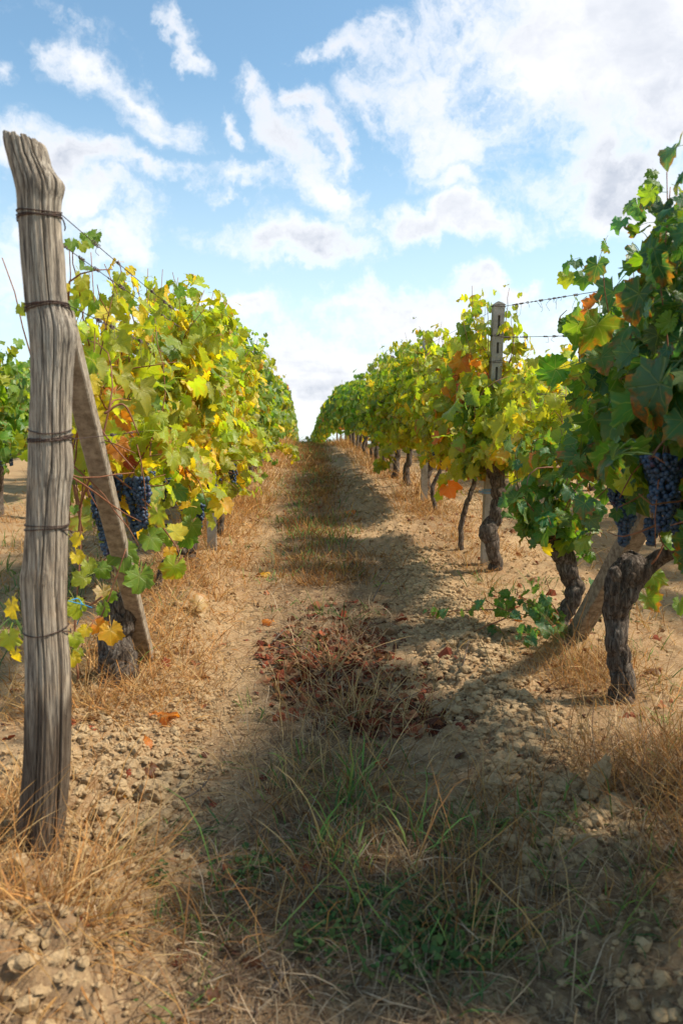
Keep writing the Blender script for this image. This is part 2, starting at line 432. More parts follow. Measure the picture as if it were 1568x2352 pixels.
def wood_mat():
    m_, N = newmat('weathered_post_wood')
    tcn = N.node('ShaderNodeTexCoord'); p = tcn.outputs['Object']; uv = tcn.outputs['UV']
    st = N.vm('MULTIPLY', p, (1, 1, .045))
    a = N.noise(st, 95, 6, .68, .5); b = N.noise(st, 300, 5, .7, .3); c_ = N.noise(p, 6, 4, .6)
    c = N.ramp(a, [(.30, (.055, .046, .040)), (.42, (.235, .185, .135)), (.54, (.47, .385, .285)), (.70, (.62, .53, .41))])
    c = N.mix(N.mr(b, .52, .36, 0, .75), c, (.05, .043, .04))
    c = N.mix(N.mr(c_, .42, .68, 0, .55), c, N.mix(1, c, (.80, .88, .98), 'MULTIPLY'))
    c = N.mix(N.mr(N.noise(p, 4.2, 4, .6, .4), .5, .66, 0, .5), c, N.mix(1, c, (1.1, .84, .58), 'MULTIPLY'))
    sp = N.node('ShaderNodeSeparateXYZ', {0: p})
    # the foot of the post is stained dark in rising tongues
    zt = N.m('ADD', sp.outputs[2], N.m('MULTIPLY', N.m('SUBTRACT', N.noise(N.vm('MULTIPLY', p, (1, 1, .12)), 26, 4, .6), .5), .55))
    stain = N.mr(zt, .56, .42, 0, 1, True)
    c = N.mix(N.m('MULTIPLY', stain, .8), c, N.mix(N.mr(b, .4, .6), (.050, .033, .022), (.115, .08, .055)))
    # long drying crack down the side
    su = N.node('ShaderNodeSeparateXYZ', {0: uv})
    finish(N, c, .88, N.m('ADD', N.m('MULTIPLY', a, .8), N.m('MULTIPLY', b, .5)), .7, .010, .15)
    return m_
M['wood'] = wood_mat()
def grape_mat():
    m_, N = newmat('blue_black_grape')
    p = N.node('ShaderNodeNewGeometry').outputs['Position']
    lw = N.node('ShaderNodeLayerWeight', {0: .35}).outputs['Facing']
    n = N.noise(p, 70, 4, .6); n2 = N.noise(p, 25, 2, .5)
    bloom = N.mr(n, .30, .56)
    c = N.mix(bloom, (.008, .010, .022), (.055, .095, .165))
    c = N.mix(N.mr(n2, .62, .72, 0, .6), c, (.10, .03, .06))
    finish(N, c, N.mr(bloom, 0, 1, .32, .6), None, spec=.4)
    return m_
M['grape'] = grape_mat()

# ------------------------------------------------------------------ ground
def axis(stops):
    """spacing grows away from the detailed stretch"""
    out = []
    for a, b, s in stops:
        n = max(1, int(round((b - a) / s))); out.append(np.linspace(a, b, n, endpoint=False))
    out.append([stops[-1][1]])
    return np.concatenate(out)
def grow(a, b, s, g):
    v = [a]
    while v[-1] < b: v.append(v[-1] + s); s *= g
    v[-1] = b
    return np.array(v)
xr = grow(2.0, 400, .03, 1.05); xl = -grow(1.5, 400, .03, 1.05)[::-1]
xs = np.concatenate([xl, np.arange(-1.5 + .019, 2.0 - .001, .019), xr])
ya = grow(4.6, 40, .02, 1.016); yb = grow(40, 700, .8, 1.12)[1:]
yn = -grow(-1.0, 60, .06, 1.2)[::-1]
ys = np.concatenate([yn[:-1], np.linspace(1.0, 4.6, 215, endpoint=False), ya, yb])
ys = np.unique(np.round(ys, 4))
XX, YY = np.meshgrid(xs, ys)
ZZ = G(XX, YY)
V = np.stack([XX, YY, ZZ], -1).reshape(-1, 3)
nx, ny = len(xs), len(ys)
i = np.arange(ny - 1)[:, None] * nx; j = np.arange(nx - 1)[None, :]
Q = np.stack([i + j, i + j + 1, i + nx + j + 1, i + nx + j], -1).reshape(-1, 4)
gme = mesh_np('ground', V, Q, None, None, True, M['soil'])
link('ground', gme, kind='structure')
print('ground verts', len(V))

# ------------------------------------------------------------------ leaves
def leaf_template(seed, n_out=34, n_mid=10, cup=.16, fold=.12, droop=.1, curl=0.0, petiole=True):
    """five-lobed toothed vine leaf, petiole joint at the origin, tip towards +y, width about 1"""
    r_ = np.random.default_rng(seed)
    lobes = [(0, .64, .56), (54, .57, .50), (-54, .57, .50), (110, .48, .50), (-110, .48, .50)]
    th = np.radians(np.linspace(-163, 163, n_out))
    r = np.zeros(n_out) + .385 + .03 * r_.standard_normal()
    for (a, l, w) in lobes:
        l *= r_.uniform(.9, 1.12)
        d = (th - math.radians(a + r_.uniform(-4, 4))) / w
        r = np.maximum(r, l * (1 - .30 * np.abs(d) ** 1.6))
    teeth = np.where(np.arange(n_out) % 2 == 0, 1.055, .945) if n_out > 20 else 1.0
    r = r * teeth * (1 + .04 * r_.standard_normal(n_out))
    ox, oy = r * np.sin(th), r * np.cos(th)
    if n_mid:
        tm = np.radians(np.linspace(-150, 150, n_mid)); rm = .5 * np.interp(tm, th, r)
        mx, my = rm * np.sin(tm), rm * np.cos(tm)
    else: mx = my = np.zeros(0)
    x = np.concatenate([[0], mx, ox]); y = np.concatenate([[0], my, oy])
    rad = np.hypot(x, y); ang = np.arctan2(x, y)
    vd = np.abs((ang + math.radians(26)) % math.radians(52) - math.radians(26))
    z = -cup * rad ** 2 * 1.3 + fold * np.abs(x) - droop * np.maximum(y, 0) ** 2 * 1.6 + .16 * rad * vd + curl * rad ** 3 * 2.2 * np.sin(ang * 2 + seed)
    z = z + .045 * r_.standard_normal(len(z)) * (rad > .3)
    V = np.stack([x, y, z], -1)
    T = []
    if n_mid:
        for k in range(n_mid - 1): T.append((0, 1 + k + 1, 1 + k))
        o0 = 1 + n_mid; ia = 0; ib = 0
        while ia < n_mid - 1 or ib < n_out - 1:
            if ib < n_out - 1 and (ia >= n_mid - 1 or th[ib + 1] <= tm[min(ia + 1, n_mid - 1)] + .12):
                T.append((1 + ia, o0 + ib + 1, o0 + ib)); ib += 1
            else:
                T.append((1 + ia, 1 + ia + 1, o0 + ib)); ia += 1
        T.append((0, 1, o0)); T.append((0, o0 + n_out - 1, n_mid))
    else:
        for k in range(n_out - 1): T.append((0, 2 + k, 1 + k))
    uv = np.stack([x, y], -1)
    if petiole:
        C = np.array([[0, 0.02, 0], [0, -.18, .02 - .05], [.02, -.42, -.16], [.04, -.62, -.34]])
        v, t, _ = tube(C, [.012, .012, .013, .018], 3, cap=False)
        T = np.vstack([np.array(T), t + len(V)]); V = np.vstack([V, v]); uv = np.vstack([uv, np.full((len(v), 2), .0)])
    T = np.array(T)
    # faces look to +z
    a, b, c = V[T[:, 0]], V[T[:, 1]], V[T[:, 2]]
    cz = (b[:, 0] - a[:, 0]) * (c[:, 1] - a[:, 1]) - (b[:, 1] - a[:, 1]) * (c[:, 0] - a[:, 0])
    T = np.where((cz < 0)[:, None], T[:, [0, 2, 1]], T)
    return V, T, uv
HI = [leaf_template(9, cup=.45, fold=.4, droop=.35, curl=.3), leaf_template(12, cup=-.25, fold=.1, droop=.4, curl=.45), leaf_template(1, cup=.12, fold=.08), leaf_template(2, cup=.25, fold=.2, droop=.2), leaf_template(3, cup=-.1, fold=.3, droop=.3),
      leaf_template(4, cup=.3, fold=-.15, droop=.25, curl=.2), leaf_template(5, cup=.1, fold=.55, droop=.1), leaf_template(6, cup=.35, fold=.1, droop=.0, curl=.35)]
MID = [leaf_template(20 + k, 15, 0, .15, .15, .15, .1 * k, petiole=False) for k in range(4)]
LOW = [leaf_template(30 + k, 7, 0, .2, .25, .2, 0, petiole=False) for k in range(3)]
CURL = [leaf_template(50 + k, 22, 7, .8, .5, .7, .8, petiole=True) for k in range(3)]
LEAFME = [mesh_np('leaf', v, t, u, None, True, M['leaf_obj']) for v, t, u in HI]
CURLME = [mesh_np('curled_leaf', v, t, u, None, True, M['leaf_obj']) for v, t, u in CURL]

PAL = dict(
    dg=(.048, .14, .052), g=(.085, .20, .035), bg=(.062, .18, .085), lg=(.15, .27, .035), yg=(.31, .38, .035), y=(.60, .49, .03), gold=(.62, .40, .04),
    o=(.55, .21, .035), r=(.30, .055, .03), br=(.19, .09, .05), pale=(.52, .40, .24))
MIXES = dict(
    left=[('yg', .50), ('lg', .17), ('y', .20), ('g', .05), ('gold', .04), ('o', .025), ('br', .015), ('pale', .01)],
    leftfar=[('yg', .30), ('lg', .32), ('y', .06), ('g', .27), ('o', .03), ('r', .02)],
    leftrow2=[('lg', .3), ('g', .42), ('yg', .22), ('y', .06)],
    rnear=[('dg', .25), ('bg', .22), ('g', .20), ('lg', .15), ('yg', .10), ('o', .05), ('br', .05)],
    rlow=[('bg', .40), ('g', .40), ('lg', .14), ('y', .06)],
    rmid=[('yg', .50), ('lg', .26), ('y', .14), ('g', .05), ('o', .03), ('r', .015)],
    rred=[('yg', .44), ('lg', .26), ('y', .08), ('o', .15), ('r', .14), ('br', .02)],
    rfar=[('lg', .36), ('g', .16), ('yg', .34), ('y', .08), ('o', .06)],
    rend=[('g', .48), ('lg', .28), ('yg', .2), ('o', .04)],
    row2=[('yg', .40), ('y', .34), ('gold', .1), ('lg', .12), ('o', .04)])
ORD = ['dg', 'bg', 'g', 'lg', 'yg', 'y', 'gold', 'pale', 'o', 'r', 'br']
def pick_cols(mixname, n, p=None):
    ks, ws = zip(*sorted(MIXES[mixname], key=lambda q: ORD.index(q[0]))); ws = np.array(ws) / sum(ws)
    if p is None: idx = rng.choice(len(ks), n, p=ws)
    else:       # neighbouring leaves turn together
        v = vn(p[:, 0] * 3.4, p[:, 1] * 3.0, p[:, 2] * 3.4, 61) * 1.0 + .75 * rng.standard_normal(n) * .6
        u = .5 * (1 + np.tanh(v * 1.25)); u = np.clip(.62 * u + .38 * rng.random(n), 0, .9999)
        idx = np.searchsorted(np.cumsum(ws), u).clip(0, len(ks) - 1)
    base = np.array([PAL[k] for k in ks])[idx]
    base = base * np.exp(.16 * rng.standard_normal((n, 1))) * np.exp(.08 * rng.standard_normal((n, 3)))
    edge = np.where(rng.random(n) < (.5 if mixname == 'rnear' else .33), rng.random(n), .12)
    return np.concatenate([base, edge[:, None]], 1)
def orient(nrm, tip):
    """rotation matrices with local z = nrm, local y = tip made perpendicular"""
    nrm = nrm / np.linalg.norm(nrm, axis=1)[:, None]
    tip = tip - nrm * (tip * nrm).sum(1)[:, None]; tip = tip / (np.linalg.norm(tip, axis=1)[:, None] + 1e-9)
    xa = np.cross(tip, nrm)
    return np.stack([xa, tip, nrm], -1)
class Leaves:
    def __init__(s): s.p, s.R, s.s, s.c = [], [], [], []
    def add(s, p, R, sc, c):
        s.p.append(p); s.R.append(R); s.s.append(sc); s.c.append(c)
    def cat(s):
        return np.vstack(s.p), np.concatenate(s.R), np.concatenate(s.s), np.vstack(s.c)
AVOID = []      # (point, radius, reach): fruit, trunks and braces that the leaves leave in view
def open_view(p):
    k = np.ones(len(p), bool)
    for (a, r, reach) in AVOID:
        a = np.array(a, float); d = np.array([0, 0, EYE]) - a; d /= np.linalg.norm(d)
        q = p - a; t = q @ d; k &= ~((t > -.03) & (t < reach) & (np.linalg.norm(q - t[:, None] * d, axis=1) < r))
    return k
def leaves_along(L, shoots, mixname, size, side, per_m=24, keep=None, spread=.09):
    """leaves set alternately along each shoot; side = +1/-1 direction of the nearer face"""
    for sh in shoots:
        n_ = len(sh); seg = np.linalg.norm(np.diff(sh, axis=0), axis=1); tot = seg.sum()
        n = max(3, int(tot * per_m))
        u = np.sort(rng.random(n)); k = u * (n_ - 1); i0 = np.minimum(k.astype(int), n_ - 2); f = (k - i0)[:, None]
        p = sh[i0] * (1 - f) + sh[i0 + 1] * f
        out = rng.standard_normal((n, 3)); out[:, 0] += side * rng.choice([-.7, 1.2], n, p=[.35, .65]); out[:, 2] = out[:, 2] * .5 - .1
        out /= np.linalg.norm(out, axis=1)[:, None]
        p = p + out * (spread * rng.uniform(.5, 1.6, (n, 1)))
        nr = out * .9 + np.array([0, -.12, .55]) + .45 * rng.standard_normal((n, 3))
        tip = np.array([0, 0, -1.0]) + .55 * rng.standard_normal((n, 3)) + out * .3
        sc = size * np.exp(.22 * rng.standard_normal(n)) * np.interp(u, [0, .7, 1], [1, .92, .5])
        c = pick_cols(mixname, n, p)
        if keep is None or True:
            m_ = open_view(p) & (keep(p) if keep is not None else True); p, nr, tip, sc, c = p[m_], nr[m_], tip[m_], sc[m_], c[m_]
        if len(p): L.add(p, orient(nr, tip), sc, c)
def merge_leaves(name, tmpl, p, R, s, c, mat, parent=None, loc=(0, 0, 0), **kw):
    k = rng.integers(0, len(tmpl), len(p)); bag = Bag()
    loc = np.array(loc, float)
    for t in range(len(tmpl)):
        m_ = k == t
        if not m_.any(): continue
        v, T, uv = tmpl[t]; n = m_.sum()
        V = np.einsum('nij,vj->nvi', R[m_] * s[m_][:, None, None], v) + (p[m_] - loc)[:, None, :]
        TT = (T[None] + (np.arange(n) * len(v))[:, None, None]).reshape(-1, 3)
        bag.V.append(V.reshape(-1, 3)); bag.T.append(TT + bag.n); bag.n += n * len(v)
        bag.U.append(np.tile(uv, (n, 1))); bag.C.append(np.repeat(c[m_], len(v), 0))
    return link(name, bag.mesh(name, mat, False), parent, **kw)
NOBJ = [0]
def leaf_objects(root, p, R, s, c, mes=None, name='leaf'):
    mes = mes or LEAFME; rl = np.array(root.location) if root else np.zeros(3)
    for i_ in range(len(p)):
        o = bpy.data.objects.new(name, mes[random.randrange(len(mes))]); COL.objects.link(o); o.parent = root
        m4 = np.eye(4); m4[:3, :3] = R[i_] * s[i_]; m4[:3, 3] = p[i_] - rl
        o.matrix_basis = Matrix(m4.tolist()); o.color = tuple(c[i_]); NOBJ[0] += 1

# ------------------------------------------------------------------ grape clusters
def ico(sub=2):
    import bmesh
    b = bmesh.new(); bmesh.ops.create_icosphere(b, subdivisions=sub, radius=1)
    V = np.array([v.co[:] for v in b.verts]); T = np.array([[v.index for v in f.verts] for f in b.faces]); b.free(); return V, T
ICO1, ICO2, ICO3, ICO4 = ico(1), ico(2), ico(3), ico(4)
BERRY = mesh_np('grape', ICO3[0], ICO3[1], None, None, True, M['grape'])
def cluster_points(top, L_, w, br, n):
    """berry centres packed in a hanging cone"""
    pts = []; tries = 0
    lean = np.array([random.uniform(-.12, .12), random.uniform(-.1, .1)])
    while len(pts) < n and tries < n * 60:
        tries += 1
        t = random.random() ** 1.15; rad = w * (1 - .72 * t) * (.82 + .18 * math.sin(t * 11 + w * 90)) * math.sqrt(random.uniform(.45, 1))
        a = random.uniform(0, 2 * math.pi)
        q = np.array([rad * math.cos(a) + lean[0] * t * L_, rad * math.sin(a) + lean[1] * t * L_, -t * L_])
        if pts:
            d = np.linalg.norm(np.array(pts) - q, axis=1).min()
            if d < br * 1.35: continue
        pts.append(q)
    return np.array(pts)
def cluster(root, top, L_, w, near=True, br=.0088, n=90):
    """grape cluster hanging from point top, child of the vine"""
    rl = np.array(root.location); top = np.array(top)
    pts = cluster_points(top, L_, w, br, n)
    st = tube(np.array([[0, 0, .05], [0, .004, .02], [0, 0, -L_ * .2], [0, 0, -L_ * .7]]), [.0022, .0025, .002, .001], 5)
    ob = link('grape_cluster', mesh_np('grape_cluster', st[0], st[1], None, None, True, M['stem']), root)
    ob.location = Vector((top - rl).tolist())
    if near:
        for q in pts:
            o = bpy.data.objects.new('grape', BERRY); COL.objects.link(o); o.parent = ob; s_ = br * random.uniform(.86, 1.12)
            o.location = q.tolist(); o.scale = (s_, s_, s_ * 1.06); NOBJ[0] += 1
    else:
        v, T = ICO2 if L_ > .1 else ICO1
        V = (v[None] * (br * rng.uniform(.9, 1.12, (len(pts), 1, 1))) + pts[:, None, :]).reshape(-1, 3)
        TT = (T[None] + (np.arange(len(pts)) * len(v))[:, None, None]).reshape(-1, 3)
        link('grapes', mesh_np('grapes', V, TT, None, None, True, M['grape']), ob, kind='stuff')
    return ob

# ------------------------------------------------------------------ vines
def trunk_part(root, pts, rad, k=20, n=60, seed=0, name='trunk', rough=.22):
    C = smooth_curve(np.column_stack([np.asarray(pts, float), rad]), n); r = np.maximum(C[:, 3], .003); C = C[:, :3]
    C = C + .25 * np.mean(rad) * np.stack([vn(np.arange(n) * .22, 0, 0, seed), vn(np.arange(n) * .22, 5, 0, seed), 0 * np.arange(n)], -1)
    def disp(th, s):
        tw = th + s * 2.2 + .5 * fbm(np.cos(th), np.sin(th), s * 6, 2, seed + 9)
        a = np.abs(fbm(np.cos(tw) * 5 + 3, np.sin(tw) * 5, s * 7, 4, seed, .75))
        b = fbm(np.cos(th) * 1.2, np.sin(th) * 1.2, s * 14, 3, seed + 50)
        return 1 + rough * (1.2 - 3.4 * a) * .7 + rough * 1.1 * b
    V_, T_, uv = tube(C, r, k, disp)
    o = link(name, mesh_np(name, V_ - np.array(root.location), T_, uv, None, True, M['bark']), root)
    return o
def shoot(a, b, bow=.06, n=9, wig=.025):
    a, b = np.array(a, float), np.array(b, float); t = np.linspace(0, 1, n)[:, None]
    d = rng.standard_normal(3) * bow
    c = a * (1 - t) + b * t + d * np.sin(np.pi * t) + np.cumsum(rng.standard_normal((n, 3)) * wig * .4, 0) * t
    return c
def hsh(x): return (math.sin(x * 127.1) * 43758.5453) % 1
def vine(x, y, label, group=None, mixname='left', top=1.75, bot=.5, half=.55, bulge=.26, nsh=17, per_m=26, size=.135, nobj=0,
         lod='hi', trunk=None, trad=None, side=1, keep=None, extra=None, canes=True, head=None, k=20, nclu=0, mix_low=None, only_extra=False):
    z0 = g1(x, y)
    if trunk is not None:
        x, y, z0 = trunk[0][0], trunk[0][1], trunk[0][2]
    root = empty('grapevine', (x, y, z0), label, 'grapevine', group)
    hz_ = z0 + .62
    if trunk is None:
        s = rng.standard_normal(6) * .05
        trunk = [(x, y, z0 - .05), (x + s[0], y + s[1], z0 + .2), (x + s[2], y + s[3], z0 + .42), (x + s[4], y + s[5], hz_)]
        b_ = random.uniform(.026, .042) * (1 if lod != 'low' else 1.15)
        trad = [b_ * 1.35, b_, b_ * .92, b_ * 1.15]
    hd = np.array(trunk[-1], float) if head is None else np.array(head, float)
    seed = int(abs(y) * 100) + (7 if x > 0 else 0)
    trunk_part(root, trunk, trad, k if lod == 'hi' else (10 if lod == 'mid' else 6), 110 if lod == 'hi' and y < 6 else 60 if lod == 'hi' else (22 if lod == 'mid' else 8), seed)
    sh = []
    if not only_extra:
        xr_ = RX if x > 0 else LX
        if abs(x - xr_) > .6: xr_ = x
        for k_ in range(nsh):
            yy = y + random.uniform(-half, half)
            a = (xr_ + random.uniform(-.05, .05), yy, hd[2] + random.uniform(-.1, .1))
            tt = top * random.uniform(.78, 1.02) if random.random() < .8 else top * random.uniform(.5, .8)
            b = (xr_ + side * random.uniform(-.6, 1.0) * bulge, yy + random.uniform(-.22, .22), g1(xr_, yy) + tt)
            if random.random() < .30:     # hanging shoots fill the skirt
                b = (xr_ + side * random.uniform(.1, 1.15) * bulge, yy + random.uniform(-.25, .25), g1(xr_, yy) + random.uniform(bot, bot + .35))
                a = (a[0], a[1], a[2] + .3)
            sh.append(shoot(a, b, .07))
            # laterals thicken the wall
            if random.random() < .55:
                m_ = sh[-1][random.randint(3, 6)]
                sh.append(shoot(m_, m_ + np.array([side * random.uniform(.05, .28), random.uniform(-.25, .25), random.uniform(-.3, .12)]), .03, 6))
    L = Leaves()
    leaves_along(L, sh, mixname, size, side, per_m, keep)
    for e in (extra or []):
        ss = [shoot(*q) if isinstance(q, tuple) else q for q in e['shoots']]
        leaves_along(L, ss, e.get('mix', mixname), e.get('size', size), side, e.get('per_m', per_m), e.get('keep'), e.get('spread', .07))
        sh += ss
    p, R, s_, c = L.cat()
    m_ = (p[:, 2] > G(p[:, 0], p[:, 1], False) + .03)
    p, R, s_, c = p[m_], R[m_], s_[m_], c[m_]
    if nobj:
        # the leaves that show largest: near the camera and on the outer face
        score = np.hypot(p[:, 0], p[:, 1]) * 1.0 - side * (p[:, 0] - x) * 1.2
        order = np.argsort(score); a_, b_ = order[:nobj], order[nobj:]
        leaf_objects(root, p[a_], R[a_], s_[a_], c[a_])
    else: b_ = np.arange(len(p))
    tm = {'hi': HI, 'mid': MID, 'low': LOW}[lod]; tn = HI if y < 5 else MID
    if len(b_): merge_leaves('foliage', tm if not nobj else tn, p[b_], R[b_], s_[b_], c[b_], M['leaf_att'], root, tuple(root.location), kind='stuff')
    if canes and lod != 'low':
        for q in sh[:90 if lod == 'hi' else 7]:
            V_, T_, uv = tube(q, np.linspace(.0042, .0016, len(q)), 5)
            link('cane', mesh_np('cane', V_ - np.array(root.location), T_, uv, None, True, M['cane']), root)
    for k_ in range(nclu):
        yy = y + random.uniform(-half, half) * .8
        pt = np.array([x + side * random.uniform(.02, .16), yy, g1(x, yy) + random.uniform(.6, .85)])
        cluster(root, pt, random.uniform(.13, .2), random.uniform(.035, .05), near=False, br=.0095, n=55)
    return root

def V3(px, py, Y): p = P(px, py, Y); return (p.x, p.y, p.z)
def beam(name, p0, p1, w, d, mat, seg=36, seed=0, **kw):
    """square concrete or timber post with chipped, slightly uneven faces"""
    C = np.linspace(p0, p1, seg)
    def disp(th, s):
        q = 1 / np.maximum(np.abs(np.cos(th)) * (1.0), np.abs(np.sin(th)) * (w / d))
        q = np.minimum(q, np.sqrt(1 + (d / w) ** 2) * 0.985)
        return q * (1 + .035 * fbm(np.cos(th) * 2 + seed, np.sin(th) * 2, s * 9, 4, seed))
    v, t, uv = tube(C, w / 2, 40, disp)
    o = np.array(kw.get('org', p0)); kw.pop('org', None)
    return link(name, mesh_np(name, v - o, t, uv, None, False, mat), **kw)

# ------------------------------------------------------------------ near timber end post (left)
_ys = np.arange(1.6, 2.4, .005); _p = [P(92, 1957, y_ - .055) for y_ in _ys]      # where the foot of the post meets the soil
PD = float(_ys[[k_ for k_ in range(len(_ys)) if P(92, 1962, _ys[k_] - .055).z <= g1(_p[k_].x, _ys[k_] - .055) + .012][0]]) - .05; print('post depth', PD)
prof = [(303, 10, 95), (318, 13, 105), (345, 20, 113), (362, 24, 117), (384, 31, 130), (405, 36, 146), (425, 40, 145), (445, 42, 140), (480, 43, 138),
        (530, 47, 141), (580, 50, 147), (640, 56, 150), (690, 61, 155), (712, 64, 159), (735, 67, 170), (765, 70, 176), (800, 72, 171), (850, 73, 166), (900, 73, 165), (1000, 67, 162),
        (1060, 67, 166), (1090, 66, 166), (1130, 65, 160), (1210, 62, 155), (1290, 56, 153), (1330, 49, 153), (1365, 50, 152), (1450, 56, 152), (1530, 60, 159), (1600, 61, 162),
        (1700, 59, 161), (1780, 56, 159), (1850, 50, 155), (1900, 45, 150), (1962, 39, 144), (2060, 36, 140)]
pr = smooth_curve(np.array(prof, float), 300)
nk = 240; th = np.linspace(0, 2 * np.pi, nk, endpoint=False)
yc_ = lambda y: 1010 + (y - 1010) * (PD - .055) / PD
Lp = np.array([V3(l, yc_(y), PD) for y, l, r in pr]); Rp = np.array([V3(r, yc_(y), PD) for y, l, r in pr])
rs = np.convolve(np.pad((Rp[:, 0] - Lp[:, 0]) / 2, 12, 'edge'), np.ones(25) / 25, 'valid')
cx = np.convolve(np.pad((Rp[:, 0] + Lp[:, 0]) / 2, 12, 'edge'), np.ones(25) / 25, 'valid')
zz_ = (Lp[:, 2] + Rp[:, 2]) / 2
rR = Rp[:, 0] - cx; rL = cx - Lp[:, 0]
ct, st_ = np.cos(th)[None], np.sin(th)[None]
rad = rs[:, None] * np.ones_like(ct) + (rR - rs)[:, None] * np.clip(ct, 0, 1) ** 3 + (rL - rs)[:, None] * np.clip(-ct, 0, 1) ** 3
TH = th[None] + .04 * vn(zz_[:, None] * 3, 0, 0, 3)
groove = np.abs(fbm(np.cos(TH) * 7, np.sin(TH) * 7, zz_[:, None] * .45, 5, 7, .72))
rad = rad * (1.02 - .10 * np.clip(.30 - groove, 0, .3) / .3 * .5 + .02 * fbm(ct * 2, st_ * 2, zz_[:, None] * 6, 3, 12))
def crack(thc, z0, z1, dep, wd, wob=.12, sd=0):
    global rad
    zc_ = zz_[:, None]; c0 = math.radians(thc) + wob * fbm(zc_ * 2.2, 0, 0, 3, sd)
    dd = np.angle(np.exp(1j * (th[None] - c0)))
    e = sst(z0 - .06, z0, zc_) * sst(z1 + .06, z1, zc_)
    rad = rad * (1 - dep * e * np.exp(-(dd / wd) ** 2))
crack(-38, -.1, .86, .30, .035, .05, 1); crack(-66, 1.25, 1.95, .20, .03, .12, 2); crack(-100, 1.3, 2.0, .16, .025, .15, 3); crack(-55, 1.95, 2.15, .34, .035, .04, 4)
crack(-82, 1.98, 2.15, .22, .03, .05, 5); crack(-115, 1.9, 2.14, .2, .03, .1, 6); crack(-75, .75, 1.2, .16, .025, .2, 7); crack(-125, .5, 1.25, .16, .025, .2, 8); crack(-95, .1, .9, .12, .03, .2, 9)
crack(-50, .9, 1.5, .2, .025, .15, 10); crack(-30, 1.1, 1.9, .14, .03, .1, 11); crack(-140, 1.0, 1.9, .14, .03, .2, 12)
for (kx, ky, kw_, kh) in [(-62, 1075, .30, .030), (-75, 1330, .22, .018), (-100, 1000, .2, .015), (-48, 790, .35, .05), (-60, 400, .4, .05), (-110, 1600, .2, .02)]:
    zk = P(100, yc_(ky), PD).z; dd = np.angle(np.exp(1j * (th[None] - math.radians(kx)))); rr_ = np.sqrt((dd / kw_) ** 2 + ((zz_[:, None] - zk) / kh) ** 2)
    rad = rad * (1 + .045 * np.exp(-rr_ ** 2) - .06 * np.exp(-(rr_ / .35) ** 2) + .015 * np.sin(rr_ * 9) * np.exp(-rr_ * .8))
Vp = np.stack([cx[:, None] + rad * ct, PD + rad * st_, zz_[:, None] + 0 * rad], -1)
top = Vp[0, :, 2] + .012 * fbm(ct[0] * 9, st_[0] * 9, 0, 3, 5) - .012 * ct[0]
fade = np.exp(-np.arange(len(pr)) / 3.0)[:, None]
Vp[:, :, 2] += fade * (top - Vp[0, :, 2])[None]
post_o = np.array([cx[-1], PD, zz_[-1]])
i = np.arange(len(pr) - 1)[:, None] * nk; j = np.arange(nk)[None]; j2 = (j + 1) % nk
Q = np.stack([i + j, i + nk + j, i + nk + j2, i + j2], -1).reshape(-1, 4)
T_ = np.vstack([Q[:, :3], Q[:, [0, 2, 3]]])
n0 = Vp.shape[0] * nk
inner = np.stack([cx[0] + rad[0] * .5 * ct[0], PD + rad[0] * .5 * st_[0], Vp[0, :, 2] - .006 + .004 * np.sin(th * 9)], -1)
cen = np.array([[cx[0], PD, Vp[0, :, 2].mean() - .01]])
jj = np.arange(nk); jn = (jj + 1) % nk
T_ = np.vstack([T_, np.stack([jj, jn, n0 + jj], -1), np.stack([jn, n0 + jn, n0 + jj], -1), np.stack([n0 + jj, n0 + jn, np.full(nk, n0 + nk)], -1)])
VV = np.vstack([Vp.reshape(-1, 3), inner, cen]) - post_o
post = empty('timber_post', tuple(post_o), 'tall weathered grey timber post bound with wire, at the near end of the left row', 'post')
link('post_shaft', mesh_np('post_shaft', VV, T_, np.zeros((len(VV), 2)), None, True, M['wood']), post)
def post_at(py):
    k_ = int(np.argmin(np.abs(pr[:, 0] - py))); return cx[k_], rad[k_], zz_[k_]
def wrap(py, loops, mat='wire', r=.0015, seed=0, tail=True):
    out = Bag()
    for q in range(loops):
        a = np.linspace(0, 2 * np.pi, 90); y_ = py + (q - (loops - 1) / 2) * 8 + random.uniform(-7, 7)
        c_, rd, z_ = post_at(y_)
        rr = np.interp((a + seed + q) % (2 * np.pi), th, rd, period=2 * np.pi)
        rr = np.maximum(rr, rs[int(np.argmin(np.abs(pr[:, 0] - y_)))] * .985) + .0025
        zq = z_ + .007 * np.sin(a + seed + q * 1.7) + .003 * np.sin(2 * a + q * 2) + .0012 * rng.standard_normal(90).cumsum() / 6
        aa = (a + seed + q)
        C = np.stack([c_ + rr * np.cos(aa), PD + rr * np.sin(aa), zq], -1)
        v, t, u = tube(C, r, 6); out.add(v - post_o, t, u)
    if tail:
        c_, rd, z_ = post_at(py); x_ = c_ + rR[int(np.argmin(np.abs(pr[:, 0] - py)))]
        C = smooth_curve([(x_ - .03, PD - .045, z_ - .004), (x_ + .004, PD - .01, z_ - .008), (x_ + .003, PD + .03, z_ - .02), (x_ - .01, PD + .07, z_ - .02)], 14)
        v, t, u = tube(C, r * 1.2, 6); out.add(v - post_o, t, u)
    link('wire_wrap', out.mesh('wire_wrap', M[mat], True), post)
for k_, (py, n_) in enumerate([(478, 3), (692, 4), (1000, 4), (1212, 2), (1452, 1)]): wrap(py, n_, seed=k_ * 1.3)

